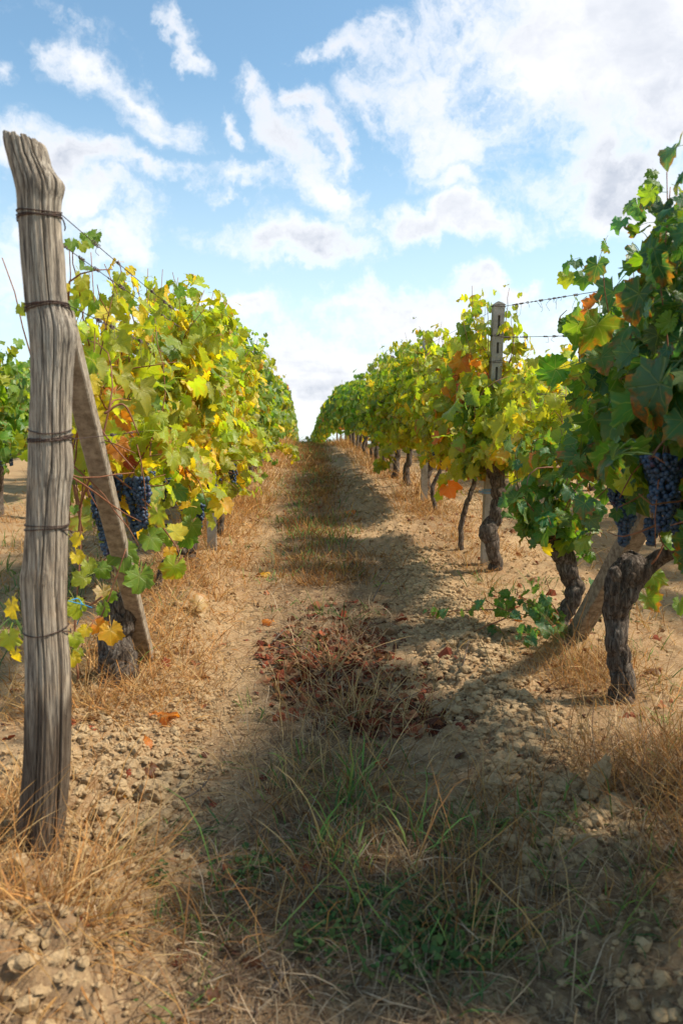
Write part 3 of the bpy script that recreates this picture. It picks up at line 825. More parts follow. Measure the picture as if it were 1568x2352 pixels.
# ------------------------------------------------------------------ concrete braces and posts
b0 = GP(342, 1505); lb0 = np.array([b0.x, b0.y, b0.z - .06]); lb1 = np.array(V3(141, 725, 2.31))
beam('concrete_brace', lb0, lb1, .056, .064, M['brace2'], seed=3, label='tan concrete brace leaning against the timber post at the near end of the left row', cat='brace', loc=tuple(lb0))
b0 = GP(1312, 1452); rb0 = np.array([b0.x, b0.y, b0.z - .06]); rq = np.array(V3(1500, 1148, 3.05)); rb1 = rb0 + (rq - rb0) * ((2.28 - rb0[1]) / (rq[1] - rb0[1]))
beam('concrete_brace', rb0, rb1, .080, .074, M['brace'], seed=5, label='slanting concrete brace under the dark green vine in the right row', cat='brace', loc=tuple(rb0))
ez = g1(1.26, 2.2)
beam('concrete_post', np.array([1.27, 2.2, ez - .1]), np.array([1.27, 2.2, ez + 1.95]), .10, .10, M['concrete'], seed=9, label='concrete end post of the right row, hidden in leaves at the picture edge', cat='post', loc=(1.27, 2.2, ez - .1))
def slotted_post(x0, y0, x1, ztop, w, label, slots, group=None, tie=None, name='concrete_post'):
    z0 = g1(x0, y0); root = empty(name, (x0, y0, z0), label, 'post', group)
    H = ztop - z0; lx = (x1 - x0) / H
    bag = Bag()
    def bx(xa, xb, ya, yb, za, zb):
        v = np.array([(x, y, z) for z in (za, zb) for y in (ya, yb) for x in (xa, xb)], float)
        v[:, 0] += v[:, 2] * lx
        t = np.array([(0, 2, 3), (0, 3, 1), (4, 5, 7), (4, 7, 6), (0, 1, 5), (0, 5, 4), (1, 3, 7), (1, 7, 5), (3, 2, 6), (3, 6, 7), (2, 0, 4), (2, 4, 6)])
        bag.add(v, t)
    h = w / 2; sw = w * .11
    bx(-h, h, -h + .034, h, -.1, H)
    bx(-h, -sw, -h, -h + .034, -.1, H); bx(sw, h, -h, -h + .034, -.1, H)
    e = -.1
    for a, b in sorted(slots): bx(-sw, sw, -h, -h + .034, e, a); e = b
    bx(-sw, sw, -h, -h + .034, e, H)
    for q in range(5):
        f0, f1 = 1 - .10 * q - .03 * q * q, 0
        bx(-h * f0 , h * f0, -h * f0, h * f0, H + q * .006, H + (q + 1) * .006)
    o = link('post_shaft', bag.mesh('post_shaft', M['concrete']), root)
    return root, z0, H, lx
p5 = GP(1116, 1292); zt5 = P(1144, 702, p5.y).z; xt5 = P(1144, 702, p5.y).x; z05 = g1(p5.x, p5.y)
sl = []
for ya, yb in [(726, 756), (767, 773), (788, 813), (844, 874), (905, 935), (960, 990)]:
    sl.append((P(1140, yb, p5.y).z - z05, P(1140, ya, p5.y).z - z05))
cp5, *_ = slotted_post(p5.x, p5.y, xt5, zt5, .074, 'pale concrete post with dark slots standing above the leaves of the right row', sl)
for py in (704, 772, 832):
    zq = P(1140, py, p5.y).z; xq = p5.x + (xt5 - p5.x) * (zq - z05) / (zt5 - z05); b = Bag()
    for q in range(2):
        a = np.linspace(0, 2 * np.pi, 30); C = np.stack([xq + .05 * np.cos(a), p5.y + .05 * np.sin(a), zq + .006 * np.sin(a + q) + q * .008], -1)
        v, t, u = tube(C, .0017, 5); b.add(v - np.array(cp5.location), t, u)
    link('wire_wrap', b.mesh('wire_wrap', M['wire'], True), cp5)
def std_slots(H): return [(H - .18 - k_ * .2, H - .08 - k_ * .2) for k_ in range(5)]
for (x_, y_, H, lab) in [(1.30, 8.5, 1.8, 'concrete post among the dark trunks in the middle of the right row'),
                         (-.70, 5.9, 1.75, 'pale concrete post under the yellow leaves of the left row, beside a dark stump'),
                         (-.74, 8.9, 1.7, 'thin concrete post lit from the right, second along the left row'),
                         (-.72, 12.2, 1.7, 'small concrete post at the foot of the far left row'), (-2.5, 7.6, 1.6, 'concrete stake seen right behind the timber post in the next row left')]:
    z_ = g1(x_, y_); slotted_post(x_, y_, x_ + random.uniform(-.02, .02), z_ + H, .066, lab, std_slots(H))
for (x_, y0, y1_, st) in [(RX, 12, 34, 3.4), (LX, 16, 34, 3.6), (3.45, 5.5, 26, 4.2)]:
    y_ = y0
    while y_ < y1_:
        z_ = g1(x_, y_); slotted_post(x_, y_, x_, z_ + 1.75, .07, 'concrete trellis post half hidden in a distant stretch of vines', [], group='distant trellis posts'); y_ += st

# ------------------------------------------------------------------ trellis wires
def wire(p0, p1, sag, label, r=.0014, tend=0, group=None, span=(0, 1)):
    C = np.linspace(p0, p1, 40); t = np.linspace(0, 1, 40); C[:, 2] -= sag * 4 * t * (1 - t)
    v, T, u = tube(C, r, 5); o = link('trellis_wire', mesh_np('trellis_wire', v - p0, T, u, None, True, M['wire']), None, tuple(p0), label, 'wire', group)
    for q in range(tend):
        tt = random.uniform(*span); c = C[int(tt * 39)] - p0
        b = Bag()
        n = 26; a = np.linspace(0, random.uniform(8, 26), n); R0 = random.uniform(.002, .006); dl = random.uniform(.02, .09)
        dv = (p1 - p0) / np.linalg.norm(p1 - p0)
        K = c + dv * (np.linspace(0, dl, n)[:, None]) + np.stack([R0 * np.cos(a), 0 * a, R0 * np.sin(a)], -1)
        v, T, u = tube(K, random.uniform(.001, .0022), 4); b.add(v, T, u)
        if random.random() < .5:
            e = K[-1] + np.array([random.uniform(-.02, .02), random.uniform(-.02, .02), -random.uniform(.02, .09)])
            v, T, u = tube(smooth_curve([K[-1], (K[-1] + e) / 2 + rng.standard_normal(3) * .012, e], 8), .0009, 4); b.add(v, T, u)
        link('tendril', b.mesh('tendril', M['tendril'], True), o)
def wl(a): return np.array(a, float)
wire(wl(V3(138, 490, 2.15)), wl((LX + .03, 9, g1(LX, 9) + 1.62)), .03, 'topmost wire running from the timber post into the left row', tend=14, span=(.02, .3))
wire(wl(V3(140, 560, 2.2)), wl((LX + .12, 9, g1(LX, 9) + 1.5)), .03, 'second wire from the top with dead tendrils beside the timber post', tend=18, span=(.02, .3))
wire(wl(V3(155, 700, 2.15)), wl((LX, 9, g1(LX, 9) + 1.25)), .0, 'middle wire tangled with dry tendrils leaving the timber post', tend=26, span=(.02, .3))
wire(wl(V3(158, 1010, 2.15)), wl((LX, 9, g1(LX, 9) + .85)), .0, 'lower wire of the left row behind the orange leaves', tend=6, span=(.02, .3))
e2 = (1.27, 2.2)
for (pa, hz_, lab, tn) in [(705, 1.62, 'upper wire with dead tendrils crossing the gap beside the slotted post', 22), (775, 1.42, 'second wire crossing the gap beside the slotted post', 20), (895, 1.1, 'lower wire in front of the yellow-green leaves right of the slotted post', 18)]:
    q = wl(V3(1147, pa, p5.y)); far = wl((RX, 20, g1(RX, 20) + hz_ + .1))
    e_ = {705: V3(1285, 683, 4.15), 775: V3(1285, 772, 4.15), 895: V3(1335, 915, 3.75)}[pa]; e_ = wl(e_)
    e3 = q + (e_ - q) * ((2.2 - q[1]) / (e_[1] - q[1]))
    wire(q, e3, 0, lab, r=.0018, tend=tn, span=(.02, .5)); wire(q, far, .02, lab.split(' wire')[0] + ' wire of the right row running on beyond the slotted post')

# ------------------------------------------------------------------ vines of the left row
def cl(px, py, Y): return V3(px, py, Y)
keepL = lambda p: ~((p[:, 1] < 3.55) & (rng.random(len(p)) < .55 + .3 * (p[:, 1] < 3.2))) & ~((p[:, 1] < 3.0) & (p[:, 2] < 1.3))
for (px, py, Y, r) in [(305, 1130, 3.2, .07), (310, 1190, 3.2, .07), (275, 1125, 3.3, .06), (222, 1150, 3.15, .05), (226, 1210, 3.15, .05), (230, 1260, 3.15, .05), (270, 1420, 3.4, .10), (270, 1500, 3.4, .10), (534, 1090, 6.2, .07), (225, 1090, 2.9, .05), (255, 1180, 3.0, .05)]:
    AVOID.append((V3(px, py, Y), r, 1.3))
g0 = GP(268, 1562)
v1 = vine(0, 3.4, 'nearest left row vine, thick dark stump behind the leaning brace, yellow and orange leaves', None, 'left', top=1.72, bot=.62, half=.66, bulge=.24, nsh=24, per_m=32, size=.110,
     nobj=290, trunk=[(g0.x, g0.y, g0.z - .06), V3(268, 1510, g0.y), V3(272, 1440, g0.y + .02), V3(270, 1385, g0.y)], trad=[.075, .062, .056, .058],
     head=V3(270, 1180, 3.5), k=36,
     keep=lambda p: (p[:, 1] > 3.30) | ((rng.random(len(p)) < .28) & (p[:, 1] > 2.75)), nclu=0,
     extra=[dict(shoots=[(V3(280, 1000, 3.5), V3(165, 575, 2.45), .05), (V3(300, 900, 3.6), V3(230, 640, 2.9), .05), (V3(330, 900, 3.8), V3(290, 620, 3.5), .03)], per_m=8, mix='left', size=.10, spread=.04),
            dict(shoots=[(V3(300, 1000, 3.5), V3(165, 700, 2.5), .04), (V3(300, 900, 3.6), V3(215, 720, 2.8), .04)], per_m=15, mix='left', size=.085, spread=.045)])
CUS = [  # px, py, depth, size px, colour, normal tilt (x, z), tip direction in picture (deg, 0 = down), edge
    (215, 975, 2.75, 100, 'y', .3, .5, 10, .0), (212, 880, 2.72, 62, 'y', .5, .4, 20, 0), (185, 835, 2.6, 46, 'yg', -.2, .3, 0, 0), (222, 1080, 2.8, 70, 'yg', .7, .2, 25, .2),
    (262, 905, 3.1, 62, 'o', .1, .4, -30, .3), (285, 970, 3.1, 66, 'o', -.3, .2, 40, .6), (272, 1025, 3.05, 74, 'o', .2, .4, 0, .3), (312, 1020, 3.2, 60, 'o', .3, .6, 60, .3), (265, 1060, 3.1, 56, 'gold', .2, .1, -20, .6), (300, 930, 3.2, 50, 'gold', .1, .5, 10, .1),
    (285, 1275, 3.0, 96, 'lg', .1, .35, 0, 0), (320, 1332, 3.0, 92, 'lg', .2, .5, -10, 0), (350, 1240, 3.2, 80, 'lg', .3, .4, 30, 0), (385, 1225, 3.3, 70, 'lg', .2, .5, 10, 0), (438, 1210, 3.6, 72, 'lg', .2, .3, -20, 0), (440, 1170, 3.7, 60, 'lg', .2, .3, 0, 0), (430, 1240, 3.7, 62, 'g', .2, .1, 20, 0), (410, 1130, 3.6, 60, 'g', .3, .5, 30, 0), (475, 1150, 3.9, 60, 'g', .3, .5, 0, 0),
    (188, 1330, 2.7, 58, 'yg', .3, .3, -60, 0), (205, 1300, 2.75, 50, 'yg', .2, .5, 10, 0), (235, 1310, 2.8, 60, 'lg', .2, .3, 40, 0), (238, 1365, 2.75, 62, 'pale', .9, .1, 0, 0), (255, 1370, 2.8, 40, 'lg', .2, .3, 0, 0), (240, 1400, 2.7, 48, 'lg', -.3, .3, 20, 0),
    (180, 1240, 2.5, 50, 'y', -.4, .3, -20, 0), (178, 1280, 2.5, 46, 'y', .4, .3, 20, 0), (170, 1170, 2.6, 30, 'lg', .4, .3, 0, 0), (175, 1395, 2.5, 70, 'yg', .8, .1, 0, 0), (255, 1455, 2.7, 78, 'gold', .2, .3, 0, .3), (228, 1440, 2.75, 60, 'o', .6, -.2, 40, .6), (195, 1450, 2.6, 46, 'y', .1, .4, -30, .2), (172, 1470, 2.45, 52, 'yg', .5, .4, 10, 0), (166, 1515, 2.45, 52, 'y', .4, .3, 0, 0), (180, 1500, 2.5, 36, 'yg', .1, .3, 0, 0),
    (28, 1395, 2.5, 66, 'y', -.7, .3, 30, 0), (22, 1470, 2.5, 74, 'yg', -.2, .3, 10, .3), (38, 1505, 2.5, 46, 'y', -.6, .2, 20, 0), (50, 710, 2.45, 44, 'yg', -.3, .3, 20, .2), (152, 660, 2.5, 30, 'y', .5, .3, 0, 0), (165, 560, 2.4, 44, 'lg', .2, .5, 0, 0), (205, 550, 2.6, 52, 'lg', .4, .4, 20, 0), (218, 540, 2.62, 42, 'lg', .1, .3, -30, 0), (190, 565, 2.55, 40, 'yg', .3, .3, 10, 0), (192, 540, 2.5, 26, 'lg', .2, .5, 0, 0),
    (390, 1270, 3.5, 46, 'gold', .3, .2, 0, .7), (358, 1180, 3.3, 44, 'pale', .5, .4, 60, .2), (295, 1060, 3.2, 50, 'r', -.2, .2, 10, .3), (275, 635, 3.4, 40, 'yg', .2, .5, 0, 0), (300, 620, 3.5, 34, 'y', .2, .5, 30, .2), (275, 690, 3.3, 50, 'yg', .3, .4, -20, 0), (295, 700, 3.35, 50, 'lg', .1, .4, 30, 0), (320, 720, 3.3, 54, 'y', .4, .4, 10, .2), (205, 760, 3.0, 50, 'lg', .2, .4, 0, 0), (170, 700, 2.6, 36, 'lg', .2, .4, 0, 0), (215, 700, 2.8, 40, 'lg', -.1, .4, 0, 0)]
def custom_leaves(root, L):
    for (px, py, Y, sz, c, tx, tz, tip, e) in L:
        a = R_(tip); tv = np.array([[math.sin(a), .15, -math.cos(a)]]); nr = np.array([[tx, -1.0, tz]])
        s_ = sz / FPX * Y / 1.32
        R0 = orient(nr, tv)
        p = np.array([V3(px, py, Y)]) - R0[0][:, 1] * s_ * .12
        cc = np.array([list(np.array(PAL[c]) * random.uniform(.85, 1.15)) + [e]])
        leaf_objects(root, p, R0, np.array([s_]), cc, CURLME if c == 'pale' else None, 'leaf' if c != 'pale' else 'curled_leaf')
custom_leaves(v1, CUS)
for q in [[(180, 1560), (172, 1450), (178, 1360), (186, 1230), (175, 1100)], [(235, 1370), (215, 1385), (180, 1400), (120, 1410), (60, 1430)], [(205, 1440), (220, 1420), (240, 1400), (290, 1260)], [(170, 905), (215, 960), (250, 1010), (310, 1080)], [(240, 950), (285, 930), (320, 1000)]]:
    C = smooth_curve([V3(a, b, 2.66 + .02 * k_) for k_, (a, b) in enumerate(q)], 18)
    v, t, u = tube(C, np.linspace(.0042, .0022, 18), 6); link('cane', mesh_np('cane', v - np.array(v1.location), t, u, None, True, M['cane']), v1)
# grape clusters in the near left vine
for (px, py, Y, L_, w_, n_) in [(262, 1092, 3.25, .12, .045, 70), (325, 1098, 3.15, .20, .045, 100), (222, 1118, 3.15, .27, .042, 110), (240, 1100, 3.2, .10, .03, 40), (308, 1100, 3.2, .21, .052, 120), (280, 1095, 3.35, .15, .05, 80), (305, 1150, 3.35, .16, .045, 70)]:
    cluster(v1, V3(px, py, Y), L_, w_, True, .0092, n_)
for (px, py, Y, L_, w_) in [(377, 1100, 3.7, .10, .035), (460, 1158, 3.9, .11, .026), (345, 1085, 3.6, .09, .03)]:
    cluster(v1, V3(px, py, Y), L_, w_, False, .0085, 60)
tw = link('twine_tie', None); bpy.data.objects.remove(tw)
b = Bag()
for q in [[(158, 1380, 2.3), (175, 1385, 2.4), (190, 1388, 2.5), (212, 1396, 2.6)], [(165, 1378, 2.4), (180, 1375, 2.5), (190, 1388, 2.5)], [(188, 1388, 2.5), (184, 1410, 2.52), (178, 1435, 2.55)]]:
    v, t, u = tube(smooth_curve([V3(*a) for a in q], 14), .0016, 5); b.add(v - np.array(V3(190, 1388, 2.5)), t, u)
link('twine_tie', b.mesh('twine_tie', M['twine'], True), None, V3(190, 1388, 2.5), 'bright blue twine tied round a cane beside the timber post', 'twine')

leftlab = ['second vine of the left row, slim twisted stem rising out of the straw', 'third vine of the left row, dark leaning stump left of a concrete post', 'fourth vine of the left row with grape bunches low on the path side',
           'fifth vine of the left row, dark trunk beside a thin lit post', 'sixth vine of the left row, yellow-green wall of leaves']
g1_ = GP(365, 1362); g2_ = GP(455, 1330)
kw = dict(mixname='left', top=1.86, bot=.42, bulge=.36, nsh=25, per_m=34, size=.112)
vine(0, 4.5, leftlab[0], 'vines of the left row', nobj=290, trunk=[(g1_.x, g1_.y, g1_.z - .05), V3(368, 1320, 4.75), V3(385, 1285, 4.7), V3(425, 1265, 4.6)], trad=[.020, .019, .017, .015], head=(LX, 4.6, g1(LX, 4.6) + .75), **kw)
vine(0, 5.4, leftlab[1], 'vines of the left row', nobj=290, trunk=[(g2_.x, g2_.y, g2_.z - .05), V3(450, 1300, 5.5), V3(436, 1270, 5.5), (LX, 5.5, g1(LX, 5.5) + .7)], trad=[.05, .045, .04, .035], nclu=2, **kw)
for k_, y_ in enumerate([6.5, 7.6, 8.8]):
    r = vine(LX + .08, y_, leftlab[2 + k_], 'vines of the left row', nobj=[290, 280, 220][k_], nclu=[3, 2, 2][k_], half=.62, **dict(kw, nsh=28, mixname='left' if k_ < 2 else 'leftfar'))
    if k_ == 0: cluster(r, V3(534, 1066, 6.2), .20, .05, True, .0095, 90)
# hanging spray of leaves reaching over the path
y_ = 9.9
while y_ < 23:
    near = y_ < 15
    vine(LX + .06, y_, 'vine in the farther stretch of the left row, green and yellow leaves over straw', 'farther vines of the left row', 'leftfar', top=1.78, bot=.45, half=.62, bulge=.32, nsh=22 if near else 16, per_m=22 if near else 18,
         size=.14 if near else .165, lod='mid' if near else 'low', nobj=130 if y_ < 12 else 0, nclu=1 if near else 0, k=10)
    y_ += 1.12
vine(LX + .02, 9.4, 'vine trailing one long leafy shoot out over the path from the left row', 'vines of the left row', only_extra=True, nobj=60,
     extra=[dict(shoots=[smooth_curve([V3(600, 1030, 9.6), V3(650, 1025, 9.5), V3(668, 1035, 9.4), V3(680, 1062, 9.4)], 12)], per_m=45, size=.10, mix='left', spread=.04)])

# ------------------------------------------------------------------ vines of the right row
for (px, py, Y, r) in [(1530, 1080, 2.45, .105), (1525, 1150, 2.45, .10), (1540, 1190, 2.45, .07), (1413, 1130, 2.95, .06), (1413, 1165, 2.95, .05), (1437, 1185, 2.9, .06), (1437, 1225, 2.9, .06), (1465, 990, 3.0, .05),
                       (1330, 1420, 3.9, .10), (1370, 1355, 3.6, .10), (1400, 1310, 3.4, .10), (1440, 1260, 3.3, .10), (1475, 1210, 3.15, .09), (1500, 1160, 3.0, .07), (1450, 1300, 3.2, .09), (1425, 1370, 3.2, .10), (1540, 1265, 3.0, .06),
                       (1270, 1240, 3.95, .05), (1290, 1280, 3.95, .07), (1306, 1330, 3.95, .09), (1306, 1380, 3.95, .08), (1142, 720, 5.4, .10), (1140, 790, 5.4, .09), (1136, 850, 5.4, .08), (1132, 1085, 5.2, .10), (1130, 1140, 5.2, .10)]:
    AVOID.append((V3(px, py, Y), r, 1.3))
g0 = GP(1432, 1612); y0 = g0.y
vR = dict(bulge=.30, side=-1)
rnear_keep = lambda p: ~(p[:, 1] > 3.46) & ~((p[:, 1] > 3.1) & (p[:, 0] < 1.07)) & ~((p[:, 1] > 3.02) & (p[:, 2] < 1.38)) & ~((p[:, 1] < 3.5) & (p[:, 2] < g1(1.2, 3) + .74) & (p[:, 0] < 1.30))
v0 = vine(1.36, 2.25, 'vine at the right picture edge, mass of dark green leaves with a big grape bunch', 'vines of the right row', 'rnear', top=1.84, bot=.70, half=.6, nsh=32, per_m=34, nobj=290, bulge=.28, side=-1, size=.120,
          keep=lambda p: (p[:, 2] > .90) | (p[:, 0] > 1.3))
vt = vine(0, y0, 'gnarled old vine with a knobbly head, nearest trunk right of the slanting brace', 'vines of the right row', 'rnear', top=1.80, bot=.68, half=.50, nsh=30, per_m=34, nobj=290, bulge=.30, side=-1, size=.120, k=60,
          trunk=[(g0.x, g0.y, g0.z - .06), V3(1424, 1580, y0), V3(1418, 1500, y0), V3(1415, 1420, y0 + .01), V3(1425, 1370, y0), V3(1440, 1325, y0), V3(1452, 1285, y0 + .01)], trad=[.052, .043, .038, .038, .050, .058, .042],
          head=(1.30, y0, g1(1.3, y0) + .9), keep=rnear_keep)
trunk_part(vt, [V3(1455, 1330, y0), V3(1500, 1290, y0 - .02), V3(1545, 1265, y0 - .1), V3(1620, 1240, y0 - .2)], [.040, .030, .026, .03], 18, 30, 77, 'arm')
trunk_part(vt, [V3(1440, 1340, y0), V3(1415, 1325, y0 - .03), V3(1408, 1305, y0 - .03)], [.030, .024, .018], 16, 14, 78, 'spur')
b = Bag()
g0 = GP(1296, 1450); y2 = g0.y
v2 = vine(0, y2, 'curved dark vine with low bluish-green leaves, bent trunk standing at the foot of the brace', 'vines of the right row', 'rlow', only_extra=True, nobj=280, side=-1, k=32,
          trunk=[(g0.x + .02, g0.y, g0.z - .06), V3(1284, 1432, y2), V3(1312, 1385, y2), V3(1316, 1335, y2), V3(1292, 1272, y2), V3(1266, 1225, y2)], trad=[.052, .040, .036, .040, .048, .050],
          extra=[dict(shoots=[(V3(1270, 1215, y2), V3(1215, 1010, y2 + .1), .06), (V3(1270, 1215, y2), V3(1300, 990, y2), .06), (V3(1280, 1225, y2), V3(1345, 1080, y2 - .2), .06), (V3(1265, 1225, y2), V3(1210, 1130, y2 - .1), .05), (V3(1290, 1220, y2), V3(1250, 1000, y2 - .2), .08),
                              (V3(1262, 1220, y2), V3(1225, 1170, y2 - .2), .05), (V3(1290, 1230, y2), V3(1370, 1185, y2 - .1), .05), (V3(1275, 1210, y2), V3(1260, 1060, y2 + .2), .05), (V3(1300, 1100, y2), V3(1330, 1000, y2 - .1), .05), (V3(1260, 1225, y2 - .05), V3(1240, 1240, y2 - .15), .05), (V3(1300, 1230, y2 - .05), V3(1350, 1230, y2 - .15), .05)], per_m=42, size=.098, spread=.075),
                 dict(shoots=[(V3(1250, 1080, y2), V3(1215, 900, y2 + .3), .06), (V3(1290, 1080, y2), V3(1270, 880, y2 + .3), .06), (V3(1310, 1060, y2), V3(1320, 860, y2 + .2), .06), (V3(1270, 1080, y2), V3(1240, 940, y2 + .3), .08), (V3(1290, 1050, y2), V3(1300, 920, y2 + .3), .06)], per_m=34, size=.11, spread=.10, mix='rmid'),
                 dict(shoots=[(V3(1290, 1420, y2), V3(1200, 1370, y2 - .15), .04), (V3(1290, 1430, y2), V3(1180, 1440, y2 - .3), .04), (V3(1285, 1410, y2), V3(1130, 1350, y2 - .05), .03), (V3(1290, 1420, y2), V3(1245, 1360, y2 - .2), .04), (V3(1280, 1430, y2), V3(1140, 1395, y2 - .2), .04)], per_m=44, size=.062, spread=.055),
                 dict(shoots=[(V3(1180, 1400, y2 - .1), V3(955, 1405, 4.35), .02), (V3(1160, 1420, y2 - .1), V3(975, 1480, 3.9), .02), (V3(1215, 1500, 3.7), V3(1165, 1540, 3.5), .02), (V3(1250, 1580, 3.35), V3(1215, 1600, 3.25), .02)], per_m=17, size=.060, spread=.022),
                 dict(shoots=[(V3(1310, 1380, y2), V3(1365, 1240, y2), .03), (V3(1320, 1420, y2), V3(1335, 1300, y2), .03)], per_m=22, size=.07, spread=.04)])
g0 = GP(1138, 1302); y3 = g0.y
v3 = vine(0, y3, 'upright dark vine trunk tied with blue twine against the slotted concrete post', 'vines of the right row', 'rmid', only_extra=True, nobj=290, side=-1, k=28, size=.135,
          trunk=[(g0.x, g0.y - .02, g0.z - .06), V3(1134, 1265, y3 - .1), V3(1122, 1225, y3 - .1), V3(1136, 1190, y3 - .1), V3(1144, 1130, y3 - .1), V3(1138, 1085, y3 - .1), V3(1132, 1055, y3 - .1)], trad=[.042, .038, .058, .038, .036, .044, .054],
          extra=[dict(shoots=[(V3(1130, 1050, y3), V3(x_, yy, y3 + dz), .10) for x_, yy, dz in [(1100, 820, .1), (1150, 800, .2), (1190, 830, 0), (1240, 850, -.5), (1290, 860, -1.0), (1330, 900, -1.3), (1170, 880, 0), (1200, 940, -.3), (1250, 960, -.6), (1310, 960, -1.1), (1160, 960, 0), (1100, 900, .1), (1215, 1000, -.3), (1270, 900, -.8), (1180, 1030, 0), (1110, 940, .2), (1140, 900, .1), (1220, 880, -.2), (1260, 1010, -.6), (1290, 820, -.9), (1150, 1000, 0), (1120, 860, .3), (1195, 900, .1), (1240, 930, -.5)]], per_m=38, size=.115, spread=.12),
                 dict(shoots=[(V3(1120, 840, y3 + .2), V3(1110, 690, y3 + .2), .04), (V3(1140, 840, y3 + .25), V3(1085, 668, y3 + .25), .05), (V3(1150, 840, y3 + .2), V3(1160, 665, y3 + .2), .03), (V3(1160, 850, y3 + .2), V3(1195, 720, y3 + .1), .04), (V3(1150, 880, y3 + .2), V3(1180, 780, y3), .04)], per_m=34, size=.095, spread=.07, mix='rmid'),
                 dict(shoots=[(V3(1120, 1045, y3), V3(1095, 990, y3 - .1), .03), (V3(1120, 1060, y3), V3(1095, 1080, y3 - .1), .03)], per_m=60, size=.085, spread=.05, mix='rlow')])
b = Bag(); a = np.linspace(0, 2 * np.pi, 26); q = np.array(V3(1122, 1130, y3 - .04))
for k_ in range(2):
    v, t, u = tube(np.stack([.066 * np.cos(a), .060 * np.sin(a) - .0, .006 * np.sin(a) + k_ * .008], -1), .0022, 5); b.add(v, t, u)
link('twine_tie', b.mesh('twine_tie', M['twine'], True), None, tuple(q), 'blue twine round the upright trunk and the slotted concrete post', 'twine')
cluster_specs = [  # vine, px, py, depth, length, width, berries
    (v0, 1530, 1045, 2.42, .235, .080, 270), (v0, 1505, 1060, 2.5, .13, .045, 80), (v0, 1545, 1065, 2.6, .17, .05, 90), (v0, 1562, 985, 2.5, .10, .04, 50), (v0, 1497, 1195, 2.7, .09, .035, 45), (v0, 1562, 1180, 2.5, .11, .04, 45),
    (vt, 1413, 1108, 2.95, .15, .040, 100), (vt, 1438, 1160, 2.9, .15, .046, 110), (vt, 1464, 975, 3.0, .09, .04, 45), (vt, 1478, 1075, 3.0, .11, .05, 70), (vt, 1440, 1120, 3.05, .1, .05, 60)]
for (v_, px, py, Y, L_, w_, n_) in cluster_specs: cluster(v_, V3(px, py, Y), L_, w_, True, .0092, n_)
# big single leaves in front of the right hand mass
CR = [(1325, 755, 3.2, 105, 'lg', -.5, -.2, -10, 0), (1415, 740, 2.9, 90, 'g', .3, .4, 10, 0), (1495, 760, 2.6, 110, 'bg', -.4, .5, 15, .9), (1510, 940, 2.5, 100, 'dg', -.4, .6, -20, .9), (1470, 590, 2.7, 110, 'dg', -.3, .5, 10, .9), (1540, 560, 2.5, 80, 'yg', .2, .5, 0, .4), (1340, 640, 3.1, 60, 'g', -.2, .3, 0, 0), (1300, 640, 3.15, 54, 'yg', -.3, .2, 0, 0), (1500, 1330, 3.0, 80, 'lg', -.2, .6, 10, .7), (1490, 1378, 3.0, 80, 'lg', -.3, .5, 30, .9), (1540, 1230, 2.7, 80, 'lg', -.2, .6, 30, 0), (1560, 1390, 2.9, 60, 'lg', -.2, .5, 0, 0),
      (1520, 990, 2.4, 90, 'bg', -.3, .8, 10, .1), (1460, 1120, 2.8, 70, 'g', -.3, .8, 0, 0), (1480, 1030, 2.7, 100, 'g', -.3, .6, -20, 0), (1400, 1040, 3.0, 90, 'bg', -.3, .4, 10, 0), (1360, 1000, 3.1, 90, 'g', -.3, .3, 0, 0), (1390, 1130, 3.1, 70, 'g', -.2, .4, 0, 0), (1370, 1170, 3.2, 70, 'bg', -.2, .4, 20, 0), (1415, 1180, 2.85, 44, 'bg', -.2, .6, 0, 0), (1445, 1165, 2.85, 50, 'bg', .2, .6, 30, 0),
      (1550, 640, 2.4, 100, 'g', -.2, .5, 0, 0), (1430, 860, 2.8, 110, 'g', -.2, .5, 20, 0), (1380, 880, 3.0, 90, 'bg', -.3, .5, -10, 0), (1545, 860, 2.4, 110, 'bg', -.3, .5, 10, 0), (1370, 940, 3.05, 40, 'br', .2, .2, 0, 1), (1400, 1070, 3.1, 50, 'br', .2, .2, 0, 1), (1500, 650, 2.6, 50, 'br', .2, .2, 0, 1)]
custom_leaves(vt, CR)
g0 = GP(1058, 1262); y4 = g0.y
vine(0, y4, 'thin forked vine stem with red and orange leaves, left of the slotted post', 'vines of the right row', 'rred', top=1.80, bot=.45, half=.6, nsh=28, per_m=34, size=.118, nobj=280, bulge=.28, side=-1,
     trunk=[(g0.x, g0.y, g0.z - .05), V3(1058, 1210, y4), V3(1070, 1160, y4), V3(1088, 1110, y4), V3(1096, 1040, y4)], trad=[.022, .019, .018, .016, .014], head=(RX, y4, g1(RX, y4) + .72), k=14,
     keep=lambda p: (p[:, 2] > g1(RX, 6) + .85) | (rng.random(len(p)) < .75))
labs = ['thin bent vine stem with yellow leaves low over the path, right row', 'dark vine trunk just left of the middle concrete post of the right row', 'thick pair-footed vine trunk in the middle of the right row', 'vine trunk with a spreading arm farther up the right row', 'fifth clear dark trunk up the right row, under green leaves']
kw = dict(top=1.80, bot=.50, bulge=.32, side=-1, half=.66, nsh=32, per_m=33, size=.120)
